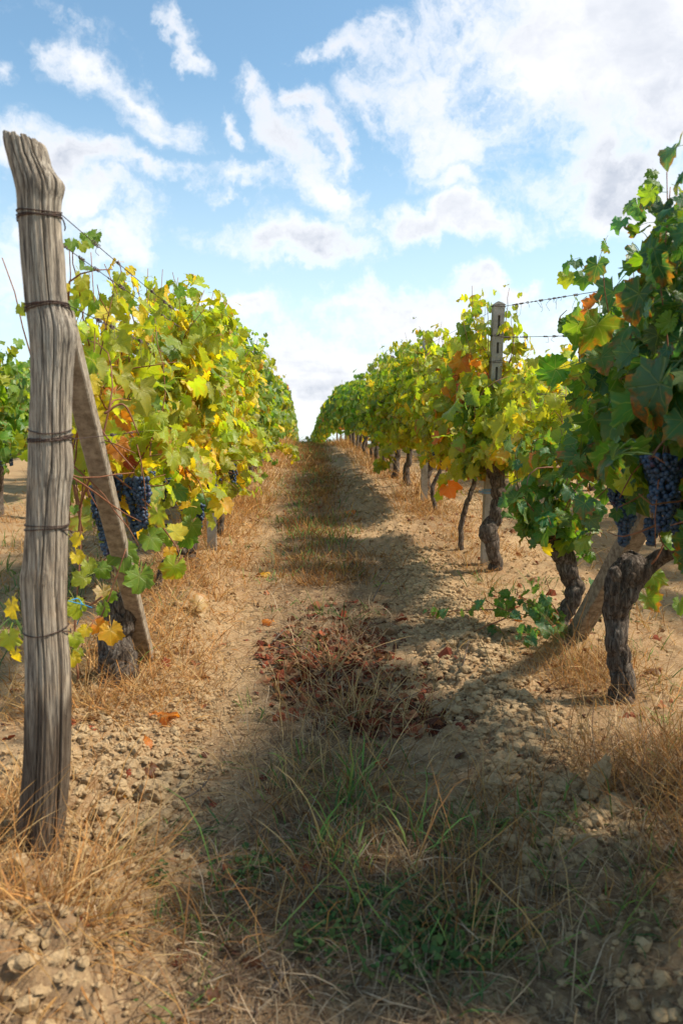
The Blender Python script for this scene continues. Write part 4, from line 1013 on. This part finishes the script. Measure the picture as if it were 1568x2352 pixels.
for k_, (px, py) in enumerate([(1003, 1172), (975, 1150), (935, 1118), (908, 1100)]):
    q = GP(px, py); y_ = q.y
    if k_ == 1: q = GP(985, 1140)
    tr = [(q.x, q.y, q.z - .05), (q.x - .05 + .02 * k_, q.y, q.z + .22), (q.x + .04, q.y, q.z + .45), (q.x, q.y, q.z + .7)]
    ra = [.022, .018, .018, .02] if k_ == 0 else [.055, .038, .036, .05]
    v_ = vine(0, y_, labs[k_], 'vines of the right row', mixname=['rmid', 'rmid', 'rmid', 'rfar'][k_], nobj=[280, 250, 220, 160][k_], trunk=tr, trad=ra, head=(RX, y_, q.z + .7), k=14, nclu=[1, 1, 1, 1][k_], **kw)
y_ = y_ + 1.05
while y_ < 23:
    near = y_ < 15.5
    vine(RX - .02, y_, 'vine in the farther stretch of the right row, dark trunk under mixed green leaves', 'farther vines of the right row', 'rfar' if y_ < 14 else 'rend', top=1.74, bot=.50, half=.62, bulge=.32, side=-1, nsh=22 if near else 16, per_m=22 if near else 18,
         size=.14 if near else .165, lod='mid' if near else 'low', nobj=110 if y_ < 13 else 0, nclu=1 if near else 0, k=10)
    y_ += 1.08
# the right row goes on past the picture edge towards and behind the camera
for y_ in (1.25, .75, .2, -.4, -1.1):
    vine(RX + .05, y_, 'vine of the right row beyond the right picture edge', 'vines of the right row outside the picture', 'rnear', top=1.75, bot=.6, half=.5, bulge=.14, side=-1, nsh=11, per_m=17, size=.15, lod='low', k=8)

# ------------------------------------------------------------------ neighbouring rows
def side_row(xr_, y_a, y_b, mixn, lab, grp, objs, top=1.7, labs=()):
    y_ = y_a; k_ = 0
    while y_ < y_b:
        lod = 'mid' if y_ < 13 else 'low'
        vine(xr_, y_, labs[k_] if k_ < len(labs) else lab, grp, mixn, top=top, bot=.5, half=.6, bulge=.26, side=1 if xr_ < 0 else -1, nsh=17, per_m=22 if lod == 'mid' else 17, size=.14 if lod == 'mid' else .165,
             lod=lod, nobj=objs if y_ < y_a + 3.5 else 0, nclu=2 if xr_ < 0 and y_ < 12 else 0, k=10)
        y_ += 1.1; k_ += 1
side_row(-2.95, 6.6, 13, 'leftrow2', 'vine of the next row left, green leaves seen past the timber post', 'vines of the next row to the left', 120, 1.7, ('green vine with hanging grapes at the left picture edge, next row over',))
side_row(3.45, 6.0, 20, 'row2', 'bright yellow vine of the next row right, seen beside the slotted post', 'vines of the next row to the right', 110, 1.82)
for y_ in (2.6, 3.7, 4.8):
    vine(3.45, y_, 'vine of the next row right, beyond the right picture edge', 'vines of the next row outside the picture', 'row2', top=1.85, bot=.4, half=.6, bulge=.26, side=-1, nsh=16, per_m=17, size=.17, lod='low', k=6)
side_row(5.6, 8.0, 22, 'row2', 'yellow vine of the second row right, showing between trunks', 'vines of the second row to the right', 0)
def far_row(xr_, y0_, y1_, mixn, nm, lab, top=1.7, dens=34):
    n = int((y1_ - y0_) * dens)
    yy = y0_ + (y1_ - y0_) * rng.random(n); zt = .5 + (top - .5 + .12 * vn(yy * 1.3, 0, 0, 4)) * rng.random(n) ** .8
    s_ = 1 if xr_ < 0 else -1
    xx = xr_ - np.maximum(yy - 16, 0) * .011 * (xr_ == RX - .02) + rng.uniform(-.28, .30, n) * (1 - .35 * np.abs(zt - 1.1)) * s_
    p = np.stack([xx, yy, G(xx, yy, False) + zt], -1)
    nr = np.stack([s_ * (.4 + rng.random(n)), -.5 + 0 * xx, .5 + 0 * xx], -1) + .5 * rng.standard_normal((n, 3)); tip = np.array([0, 0, -1.]) + .5 * rng.standard_normal((n, 3))
    merge_leaves(nm, LOW, p, orient(nr, tip), .21 * np.exp(.2 * rng.standard_normal(n)), pick_cols(mixn, n), M['leaf_att'], None, kind='stuff', label=lab, cat='vines')
far_row(LX + .04, 23.2, 62, 'leftfar', 'distant_vines', 'far end of the left vine row merging into one green mass', 1.78, 150)
far_row(RX - .02, 23.2, 62, 'rend', 'distant_vines', 'far end of the right vine row merging into one green mass', 1.74, 150)
far_row(3.45, 20, 60, 'row2', 'distant_vines', 'far end of the yellow row right of the path rows', 1.7, 90)
far_row(5.6, 22, 60, 'row2', 'distant_vines', 'far end of the second yellow row to the right', 1.7, 60)
far_row(7.8, 10, 60, 'row2', 'distant_vines', 'third yellow row to the right seen between the trunks', 1.7, 60)
far_row(-2.95, 13, 60, 'leftrow2', 'distant_vines', 'far end of the next vine row to the left', 1.7, 70)
far_row(-5.1, 8, 60, 'leftrow2', 'distant_vines', 'second vine row to the left behind the first', 1.7, 70)
# distant tree beyond the crest
tx, ty = 1.2, 88.0; tz = float(Gbase(tx, ty)); root = empty('distant_tree', (tx, ty, tz), 'small hazy blue-green tree showing over the crest at the end of the path', 'tree')
v, t, u = tube(smooth_curve([(0, 0, 0), (.1, 0, 2), (0, .1, 4)], 8), [.25, .22, .2, .18, .16, .14, .12, .1], 8); link('trunk', mesh_np('trunk', v, t, u, None, True, M['bark']), root)
n = 2600; ztop = EYE + .85 - tz; d = rng.standard_normal((n, 3)); d /= np.linalg.norm(d, axis=1)[:, None]; cc = np.array([[0, 0, ztop - 1.6], [1.6, 0, ztop - 2.3], [-1.5, .3, ztop - 2.6], [.4, .3, ztop - 3.4]])[rng.integers(0, 4, n)]
p = cc + d * np.array([1.6, 1.4, 1.5]) * rng.random((n, 1)) ** .5 + np.array([tx, ty, tz])
cols = np.array([.075, .12, .075]) * np.exp(.25 * rng.standard_normal((n, 1))); cols = np.concatenate([cols, np.zeros((n, 1))], 1)
merge_leaves('crown', LOW, p, orient(rng.standard_normal((n, 3)), rng.standard_normal((n, 3))), np.full(n, .30), cols, M['leaf_att'], root, (tx, ty, tz), kind='stuff')

# ------------------------------------------------------------------ ground cover
def blades(name, base, az, lean, bend, ln, wd, col, mat=None, seg=4, **kw):
    n = len(base); ds = (ln / seg)[:, None]; t = (np.arange(seg)[None] + .5) / seg
    ph = lean[:, None] + bend[:, None] * t
    dx = np.cumsum(np.sin(ph) * ds, 1); dz = np.cumsum(np.cos(ph) * ds, 1)
    dx = np.concatenate([np.zeros((n, 1)), dx], 1); dz = np.concatenate([np.zeros((n, 1)), dz], 1)
    wob = .06 * ln[:, None] * np.sin(np.arange(seg + 1)[None] * 1.3 + 9 * rng.random((n, 1))) * np.linspace(0, 1, seg + 1)[None]
    c, s = np.cos(az)[:, None], np.sin(az)[:, None]
    C = np.stack([base[:, :1] + dx * c - wob * s, base[:, 1:2] + dx * s + wob * c, base[:, 2:] + dz], -1)
    gz = G(C[..., 0].ravel(), C[..., 1].ravel(), False).reshape(C.shape[:2]) + .004
    C[..., 2] = np.maximum(C[..., 2], gz)
    wa = az + np.pi / 2 + .7 * rng.standard_normal(n)
    wvec = np.stack([np.cos(wa), np.sin(wa), .3 * rng.standard_normal(n)], -1)[:, None] * wd[:, None, None] * np.array([.8, 1, .85, .6, .0][:seg] if seg == 4 else [1.0, .9, .7])[None, :seg, None] / 2
    L_ = C[:, :seg] - wvec; Rr = C[:, :seg] + wvec
    V = np.concatenate([L_, Rr, C[:, seg:]], 1); m_ = 2 * seg + 1
    T = []
    for k_ in range(seg - 1): T += [(k_, seg + k_, seg + k_ + 1), (k_, seg + k_ + 1, k_ + 1)]
    T.append((seg - 1, 2 * seg - 1, 2 * seg)); T = np.array(T)
    TT = (T[None] + (np.arange(n) * m_)[:, None, None]).reshape(-1, 3)
    cc = np.repeat(np.concatenate([col, np.ones((n, 1))], 1), m_, 0)
    return link(name, mesh_np(name, V.reshape(-1, 3), TT, None, cc, False, mat or M['grass']), kind='stuff', **kw)
STRAW = np.array([(.56, .32, .11), (.50, .24, .075), (.60, .41, .19), (.36, .18, .07)])
DULL = np.array([(.34, .235, .135), (.24, .155, .09), (.42, .31, .19), (.16, .10, .065), (.48, .37, .25)])
GREEN = np.array([(.10, .19, .045), (.15, .25, .06), (.07, .14, .05), (.22, .28, .08)])
def tufts(n_t, per, xf, yf, sx, pal, ln, wd, lean=.5, flat=0.0, sig=.035):
    """returns blade arrays grown in tufts; xf, yf give tuft centres"""
    tx_, ty_ = xf, yf; n = n_t * per
    i_ = np.repeat(np.arange(n_t), per)
    sc = (.5 + .12 * ty_[i_]) if False else 1.0
    off = rng.standard_normal((n, 2)) * sig * (1 + ty_[i_] * .08)[:, None]
    b = np.stack([tx_[i_] + off[:, 0], ty_[i_] + off[:, 1]], -1)
    az = np.arctan2(off[:, 1], off[:, 0]) + .9 * rng.standard_normal(n)
    le = np.abs(rng.standard_normal(n)) * lean + flat * rng.random(n)
    be = rng.uniform(.1, 1.3, n)
    th_ = np.exp(.3 * rng.standard_normal(n_t))[i_]
    L_ = ln * np.exp(.35 * rng.standard_normal(n)) * th_
    w_ = wd * (1 + .12 * b[:, 1]) * rng.uniform(.6, 1.3, n)
    c = pal[rng.integers(0, len(pal), n)] * np.exp(.18 * rng.standard_normal((n, 1)))
    z = G(b[:, 0], b[:, 1], False) + .005
    return np.column_stack([b, z]), az, le, be, L_, w_, c
def join(*A): return [np.concatenate(x) for x in zip(*A)]
def ybias(n, a, b, p=1.6): return a + (b - a) * rng.random(n) ** p
S = []
def add(store, n_t, per, xc, xs_, ya_, yb_, pal, ln, wd, p=1.6, acc=None, **kw):
    x_ = xc + xs_ * rng.standard_normal(n_t); y_ = ybias(n_t, ya_, yb_, p)
    if acc is not None:
        m_ = rng.random(n_t) < acc(x_, y_); x_, y_ = x_[m_], y_[m_]
    if len(x_): store.append(tufts(len(x_), per, x_, y_, 0, pal, ln, wd, **kw))
straw, dry, green = [], [], []
patch = lambda x, y: np.clip(.55 + .9 * vn(x * 2.1, y * 1.6, 0, 77), .05, 1)
add(straw, 700, 15, LX + .02, .18, 2.9, 9, STRAW, .12, .0026, 1.2, None, lean=.7, flat=.9)
add(straw, 380, 11, LX + .22, .13, 2.9, 8, STRAW, .085, .0023, 1.2, patch, lean=.8, flat=1.0)
add(straw, 420, 14, LX + .12, .22, 8, 30, STRAW, .17, .0034, 1.3, None, lean=.6, flat=.5)
add(straw, 110, 15, -.62, .10, 1.6, 2.0, STRAW, .15, .0026, .9, None, lean=.7, flat=.8)
add(straw, 300, 8, -.62, .3, 1.4, 2.1, STRAW * .75, .09, .0024, .9, None, lean=.9, flat=1.2)
add(straw, 260, 14, -.85, .13, 1.55, 2.3, STRAW, .14, .0020, .9, None, lean=.7, flat=.7)
add(straw, 120, 7, -.70, .22, 2.1, 3.1, STRAW, .12, .0018, 1, patch, lean=.8, flat=1.1)
add(straw, 240, 12, -1.7, .5, 2.3, 9, STRAW, .13, .0026, 1.2, patch, lean=.7, flat=.8)
add(straw, 620, 12, RX - .02, .28, 2.3, 8, STRAW * .85, .085, .0024, 1.2, patch, lean=.7, flat=.9)
add(straw, 170, 12, RX - .22, .12, 3.0, 8, STRAW * .8, .11, .0020, 1.2, patch, lean=.8, flat=.9)
add(straw, 340, 13, RX - .08, .22, 8, 28, STRAW * .85, .16, .0034, 1.3, None, lean=.6, flat=.6)
add(straw, 200, 10, 2.4, .6, 4, 16, STRAW * .9, .12, .0034, 1.2, patch, lean=.7, flat=.9)
add(straw, 30, 16, 1.26, .12, 3.1, 3.5, STRAW * .85, .12, .0020, 1, None, lean=.35, flat=.3)
add(straw, 90, 18, 1.12, .16, 1.7, 2.5, STRAW * .8, .20, .0020, 1, None, lean=.5, flat=.4)
# middle strip: dead stalks with green between
mid = lambda x, y: np.clip(.5 + 1.1 * vn(x * 2.4, y * 1.5, 0, 81), .08, 1)
mid2 = lambda x, y: np.clip(.7 + .9 * vn(x * 1.9, y * 1.1, 0, 83), .25, 1)
add(dry, 900, 9, .16, .19, 2.0, 6, DULL, .075, .0022, 1.1, mid, lean=.8, flat=.9)
add(dry, 1500, 10, .12, .22, 5.0, 27, STRAW[[0, 1, 3, 3]] * .8, .085, .0036, 1.3, mid2, lean=.6, flat=.6)
add(dry, 110, 11, .34, .24, 1.65, 2.5, STRAW[[0, 2, 3, 3]] * .85, .12, .0026, 1, None, lean=.5, flat=.6)
add(dry, 70, 10, .16, .2, 2.3, 3.6, np.array([(.52, .36, .17), (.42, .28, .13)]), .15, .0026, 1, None, lean=.5, flat=.5)
add(dry, 260, 10, .60, .40, 1.35, 1.98, DULL * 1.15, .085, .0024, .8, None, lean=.8, flat=1.0)
add(dry, 200, 12, 1.03, .16, 1.6, 2.6, DULL * 1.15, .13, .0024, .9, None, lean=.7, flat=1.0)
add(dry, 200, 9, -.25, .28, 1.4, 2.1, DULL, .08, .0022, 1, patch, lean=.9, flat=1.2)
add(dry, 320, 7, -.28, .25, 2.0, 9, DULL, .06, .0022, 1.2, patch, lean=.9, flat=1.3)
add(dry, 500, 7, .75, .32, 2.4, 10, DULL, .07, .0022, 1.2, patch, lean=.9, flat=1.3)
add(dry, 1600, 7, .2, .5, 1.3, 2.2, DULL * .95, .055, .0026, .9, None, lean=.3, flat=.2, sig=.06)
dry[-1][2][:] = 1.35 + .15 * rng.standard_normal(len(dry[-1][2])); dry[-1][3][:] = .1
add(dry, 3200, 6, .18, .42, 1.7, 14, DULL * .95, .05, .0024, 1.3, None, lean=.3, flat=.2, sig=.06)
dry[-1][2][:] = 1.35 + .15 * rng.standard_normal(len(dry[-1][2])); dry[-1][3][:] = .1
add(green, 20, 11, .16, .13, 1.85, 2.7, GREEN * 1.45, .09, .0050, 1, None, lean=.55, flat=.3, sig=.025)
add(green, 80, 8, .18, .22, 2.3, 7, GREEN, .08, .0034, 1.2, mid, lean=.6, flat=.4, sig=.025)
add(green, 80, 7, .60, .36, 1.45, 2.3, GREEN * 1.2, .075, .0044, .8, None, lean=.6, flat=.4, sig=.02)
add(green, 60, 7, -.30, .22, 1.5, 2.3, GREEN, .045, .0036, 1, None, lean=.8, flat=.5, sig=.02)
add(green, 620, 8, .08, .24, 5, 28, GREEN * 1.3, .075, .0038, 1.3, mid, lean=.5, flat=.3)
add(straw, 1100, 10, -2.1, .7, 3.0, 14, STRAW * .95, .10, .0030, 1.2, None, lean=.8, flat=1.0)
add(straw, 900, 10, 2.3, .6, 2.6, 16, STRAW * .9, .085, .0030, 1.2, patch, lean=.8, flat=1.1)
add(green, 150, 10, -2.0, .5, 3.5, 12, GREEN * 1.2, .09, .0040, 1.2, patch, lean=.5, flat=.3)
add(green, 60, 12, -1.6, .25, 3.0, 5.5, GREEN * 1.1, .13, .0042, 1, None, lean=.5, flat=.3)
add(green, 50, 8, 1.5, .3, 2.3, 5.5, GREEN, .08, .0034, 1, None, lean=.5, flat=.3)
for nm, st, lab, cat in (('straw', straw, 'golden straw and dry grass under the vine rows', 'straw'), ('dry_grass', dry, 'dull dead grass stalks along the middle of the path', 'dry grass'), ('green_grass', green, 'green grass blades in the middle strip and foreground', 'grass')):
    A = join(*st); _k = ~((np.abs(A[0][:, 0] + .68) < .13) & (np.abs(A[0][:, 1] - PD + .1) < .13) & (rng.random(len(A[0])) < .8)); A = [q[_k] for q in A]; blades(nm, *A, label=lab, cat=cat); print(nm, len(A[0]))
# soil crumbs and clods
CLT = []
for k_ in range(14):
    v, t = (ICO1, ICO2)[k_ % 2]; q = v * (1 + .75 * fbm(v[:, 0] * 1.9 + k_ * 9, v[:, 1] * 1.9, v[:, 2] * 1.9, 3, k_))[:, None] * np.array([1, random.uniform(.7, 1), random.uniform(.55, .9)])
    CLT.append((q, t))
def crumbs(n, x, y, s):
    bag = Bag(); k_ = rng.integers(0, len(CLT), n); z = G(x, y)
    for t_ in range(len(CLT)):
        m_ = k_ == t_; v, T = CLT[t_]; q = m_.sum()
        if not q: continue
        a = rng.random(q) * 6.283; R = np.zeros((q, 3, 3)); R[:, 0, 0] = np.cos(a); R[:, 0, 1] = -np.sin(a); R[:, 1, 0] = np.sin(a); R[:, 1, 1] = np.cos(a); R[:, 2, 2] = 1
        V = np.einsum('nij,vj->nvi', R * s[m_][:, None, None], v) + np.stack([x[m_], y[m_], z[m_] + s[m_] * .25], -1)[:, None]
        bag.add(V.reshape(-1, 3), (T[None] + (np.arange(q) * len(v))[:, None, None]).reshape(-1, 3))
    return bag
n = 90000; y = ybias(n, 1.4, 11, 1.9); x = rng.uniform(-1.9, 2.4, n); m_ = rng.random(n) < np.clip(cloddy(x, y), .03, 1) ** 1.6 * .8; x, y = x[m_], y[m_]; m_ = ~((y < 2.05) & (rng.random(len(y)) < .5)); x, y = x[m_], y[m_]
s = .0048 * np.exp(.62 * rng.standard_normal(len(x))) * (1 + .05 * y); s = np.minimum(s, .026); print('crumbs', len(x))
xa_ = [x, .78 + .10 * rng.standard_normal(7000) , -.62 + .17 * rng.standard_normal(4500), rng.uniform(-1.2, -.5, 400)]; ya_ = [y, ybias(7000, 1.95, 6, 1.2), rng.uniform(2.0, 3.3, 4500), rng.uniform(1.45, 2.1, 400)]
sa_ = [s, .0075 * np.exp(.5 * rng.standard_normal(7000)), .0065 * np.exp(.5 * rng.standard_normal(4500)), .011 * np.exp(.5 * rng.standard_normal(400))]
x, y, s = np.concatenate(xa_), np.concatenate(ya_), np.minimum(np.concatenate(sa_), .024)
link('soil_crumbs', crumbs(len(x), x, y, s).mesh('soil_crumbs', M['clod'], False), kind='stuff', label='loose crumbs of dry soil along the wheel tracks', cat='soil')
CLODS = [(1154, 1756, 38, 'large pale rounded clod at the head of the crumbly soil ridge'), (1144, 1797, 30, 'clod tucked just below the large pale rounded clod'), (1301, 1800, 30, 'squarish clod between the soil ridge and the upright slab'),
         (1369, 1815, 36, 'tall upright slab of dry soil in the right foreground'), (1408, 1855, 38, 'flat broad clod right of the upright soil slab'), (1341, 1678, 26, 'clod below the gnarled trunk among dry grass'), (1254, 1882, 17, 'small round clod at the lower end of the soil ridge'),
         (1289, 1913, 15, 'lowest small clod of the soil ridge in the dry grass'), (1222, 1874, 13, 'little clod touching the small round clod of the ridge'), (1046, 1698, 15, 'lone clod beside the brown leaf litter'), (352, 1810, 30, 'round clod on the sunlit soil right of the timber post'),
         (186, 2032, 30, 'clod in the straw below the foot of the timber post'), (240, 1718, 20, 'clod on the rough soil close to the timber post'), (62, 2108, 26, 'clod at the left edge below the straw'), (382, 1752, 17, 'small clod behind the round clod on the sunlit soil'), (1180, 1450, 0, '')]
for k_, (px, py, r_, lab) in enumerate(CLODS):
    if not lab: continue
    q = GP(px, py + r_ * .7); s_ = r_ / FPX * q.y * 1.1; v, t = ICO4
    ax = np.array([1, .85, .8]) if 'upright slab of' not in lab else np.array([.62, .5, 1.55])
    vv = v * (1 + .60 * fbm(v[:, 0] * 1.2 + k_ * 7, v[:, 1] * 1.2, v[:, 2] * 1.2, 2, k_) + .34 * fbm(v[:, 0] * 4, v[:, 1] * 4 + k_, v[:, 2] * 4, 3, k_ + 5))[:, None] * ax * s_
    if 'upright slab of' in lab: vv[:, 0] += vv[:, 2] * .35
    link('soil_clod', mesh_np('soil_clod', vv, t, None, None, False, M['clod']), None, (q.x, q.y, q.z + s_ * (.45 if 'upright slab of' not in lab else 1.0)), lab, 'clod', 'big clods of dry soil')
# brown leaf litter
LIT = [leaf_template(70 + k_, 9, 0, .8, .6, .6, .8, petiole=False) for k_ in range(4)]
def litter(cx_, cy_, rx_, ry_, n):
    c_ = GP(cx_, cy_); e = GP(cx_ + rx_, cy_); f = GP(cx_, cy_ - ry_)
    a = rng.random(n) * 6.283; r = rng.random(n) ** .6
    return c_.x + (e.x - c_.x) * r * np.cos(a), c_.y + (f.y - c_.y) * r * np.sin(a)
xy = [litter(*q) for q in [(800, 1490, 90, 55, 330), (720, 1530, 120, 60, 150), (880, 1650, 100, 40, 190), (1010, 1650, 90, 40, 220), (760, 1610, 140, 60, 120), (1030, 1560, 60, 40, 60), (820, 1500, 210, 130, 420), (660, 1490, 80, 40, 80), (960, 1600, 200, 60, 240)]]
x = np.concatenate([q[0] for q in xy]); y = np.concatenate([q[1] for q in xy]); n = len(x)
x2 = np.where(rng.random(1100) < .5, rng.uniform(-1.6, 2.0, 1100), rng.choice([LX, RX], 1100) + .3 * rng.standard_normal(1100)); y2_ = ybias(1100, 1.6, 14, 1.3); x = np.concatenate([x, x2]); y = np.concatenate([y, y2_]); N_ = len(x)
z = G(x, y, False) + rng.random(N_) * .010 + .004
pal = np.array([(.30, .075, .035), (.20, .05, .028), (.33, .13, .06), (.12, .05, .03), (.30, .17, .09)])[rng.integers(0, 5, N_)] * np.exp(.2 * rng.standard_normal((N_, 1)))
nr = np.stack([0 * x, 0 * x, 1 + 0 * x], -1) + .38 * rng.standard_normal((N_, 3))
merge_leaves('leaf_litter', LIT, np.stack([x, y, z], -1), orient(nr, rng.standard_normal((N_, 3))), .046 * np.exp(.3 * rng.standard_normal(N_)), np.concatenate([pal, np.zeros((N_, 1))], 1), M['litter'], None, kind='stuff', label='heap of red-brown dead leaves in the middle of the path', cat='leaf litter')
FL = [(805, 1180, 26, 'o', 'small orange leaf lying far up the path'), (612, 1323, 26, 'gold', 'pale tan leaf on the left wheel track'), (618, 1431, 34, 'o', 'orange-brown leaf on the left wheel track beside the litter heap'), (458, 1420, 46, 'pale', 'curled pale leaf caught upright in the straw of the left row'), (374, 1532, 34, 'r', 'red leaf at the foot of the leaning brace'),
      (330, 1712, 34, 'o', 'orange leaf on the rough soil right of the timber post'), (346, 1776, 36, 'br', 'dark brown leaf on the shaded rough soil'), (275, 1866, 46, 'br', 'brown crumpled leaf low right of the timber post foot'), (296, 1810, 22, 'r', 'small bright red leaf near the round clod'), (372, 1656, 66, 'o', 'large dried orange leaf spread on the mound'), (880, 1752, 40, 'r', 'dark red leaf held in the green grass of the middle strip'),
      (1085, 2012, 40, 'br', 'brown leaf sunk in the dry foreground grass'), (1190, 1430, 20, 'o', 'tiny orange leaf beneath the low suckers'), (490, 2305, 34, 'br', 'brown leaf on the dark soil near the bottom edge'), (1225, 1335, 26, 'br', 'brown leaf on the ground right of the concrete post'), (1500, 1560, 40, 'br', 'dead leaf on the soil right of the gnarled trunk')]
for (px, py, sz, c, lab) in FL:
    q = GP(px, py); s_ = sz / FPX * q.y / 1.0; me = CURLME[random.randrange(3)] if c in ('pale', 'br', 'o') else LEAFME[5]
    o = link('fallen_leaf', me, None, None, lab, 'leaf', 'fallen vine leaves'); n_ = np.array([[random.uniform(-.3, .3), random.uniform(-.9, 0), 1.0]]) if c != 'pale' else np.array([[.3, -1, .4]])
    Rm = orient(n_, rng.standard_normal((1, 3)))[0] * s_; m4 = np.eye(4); m4[:3, :3] = Rm; m4[:3, 3] = (q.x, q.y, float(G(np.array([q.x]), np.array([q.y]))[0]) + (.02 if c != 'pale' else .05)); o.matrix_basis = Matrix(m4.tolist())
    o.color = tuple(PAL[c]) + (.5,)
# low green weeds in the foreground
n = 1700; a = rng.random(n) * 6.283; r = rng.random(n) ** .5; sel = rng.random(n)
c1, c2, c3 = GP(930, 2160), GP(560, 2010), GP(330, 2035)
x = np.where(sel < .78, c1.x + .27 * r * np.cos(a), np.where(sel < .9, c2.x + .10 * r * np.cos(a), c3.x + .06 * r * np.cos(a))); y = np.where(sel < .78, c1.y + .16 * r * np.sin(a), np.where(sel < .9, c2.y + .06 * r * np.sin(a), c3.y + .04 * r * np.sin(a)))
m_ = rng.random(n) < np.clip(.6 + 1.2 * vn(x * 14, y * 14, 0, 9), .05, 1); x, y = x[m_], y[m_]; n = len(x)
OV = (np.array([(0, 0, 0), (.28, .3, .05), (.32, .65, .04), (0, 1, -.05), (-.32, .65, .04), (-.28, .3, .05)], float), np.array([(0, 1, 5), (1, 2, 4), (1, 4, 5), (2, 3, 4)]), np.zeros((6, 2)))
cols = np.array([(.07, .14, .035), (.11, .18, .05), (.05, .10, .03), (.18, .22, .07)])[rng.integers(0, 4, n)] * np.exp(.2 * rng.standard_normal((n, 1)))
merge_leaves('ground_weeds', [OV], np.stack([x, y, G(x, y) + .01 + rng.random(n) * .035], -1), orient(np.array([0, -.2, 1.]) + .45 * rng.standard_normal((n, 3)), rng.standard_normal((n, 3))), .015 * np.exp(.3 * rng.standard_normal(n)), np.concatenate([cols, np.zeros((n, 1))], 1), M['grass'], None, kind='stuff', label='low green leafy weeds on the shaded foreground soil', cat='weeds')
# fallen twigs
TW = [([(855, 1385), (868, 1365), (880, 1352), (893, 1338)], .0045, .05, 'dark dead twig sticking up from the middle strip'), ([(628, 1478), (640, 1470), (652, 1464)], .006, .012, 'short grey stick left of the brown litter'), ([(625, 2290), (650, 2262), (676, 2246)], .006, .01, 'grey stick on the dark soil at the bottom'),
      ([(415, 1845), (445, 1840), (470, 1828), (482, 1815)], .0035, .012, 'thin dark twig on the left track'), ([(1050, 1560), (1062, 1545), (1075, 1500)], .004, .06, 'forked grey twig in the litter right of the path middle'), ([(640, 1495), (700, 1500), (760, 1580)], .0035, .015, 'reddish pruned cane lying over the litter heap'), ([(1290, 1560), (1300, 1500), (1305, 1440)], .003, .03, 'thin dead stem by the foot of the brace'), ([(850, 1610), (910, 1625), (985, 1600)], .0035, .015, 'cane lying across the litter near the green grass')]
for q, r_, up, lab in TW:
    pts = []
    for k_, (a_, b_) in enumerate(q):
        g_ = GP(a_, b_ + up * 900 * k_ / len(q)) if up > .02 else GP(a_, b_); pts.append((g_.x, g_.y, g_.z + .012 + up * k_))
    C = smooth_curve(pts, 16); v, t, u = tube(C, np.linspace(r_, r_ * .5, 16), 6); b = Bag(); b.add(v - C[0], t, u)
    e = C[9] + np.array([random.uniform(-.05, .05), random.uniform(-.03, .03), up]); v, t, u = tube(np.linspace(C[8], e, 6) + .004 * rng.standard_normal((6, 3)), np.linspace(r_ * .6, r_ * .3, 6), 5); b.add(v - C[0], t, u)
    link('dead_twig', b.mesh('dead_twig', M['twig'], True), None, tuple(C[0]), lab, 'twig', 'dead twigs')
print('leaf and grape objects', NOBJ[0], 'all objects', len(bpy.data.objects))
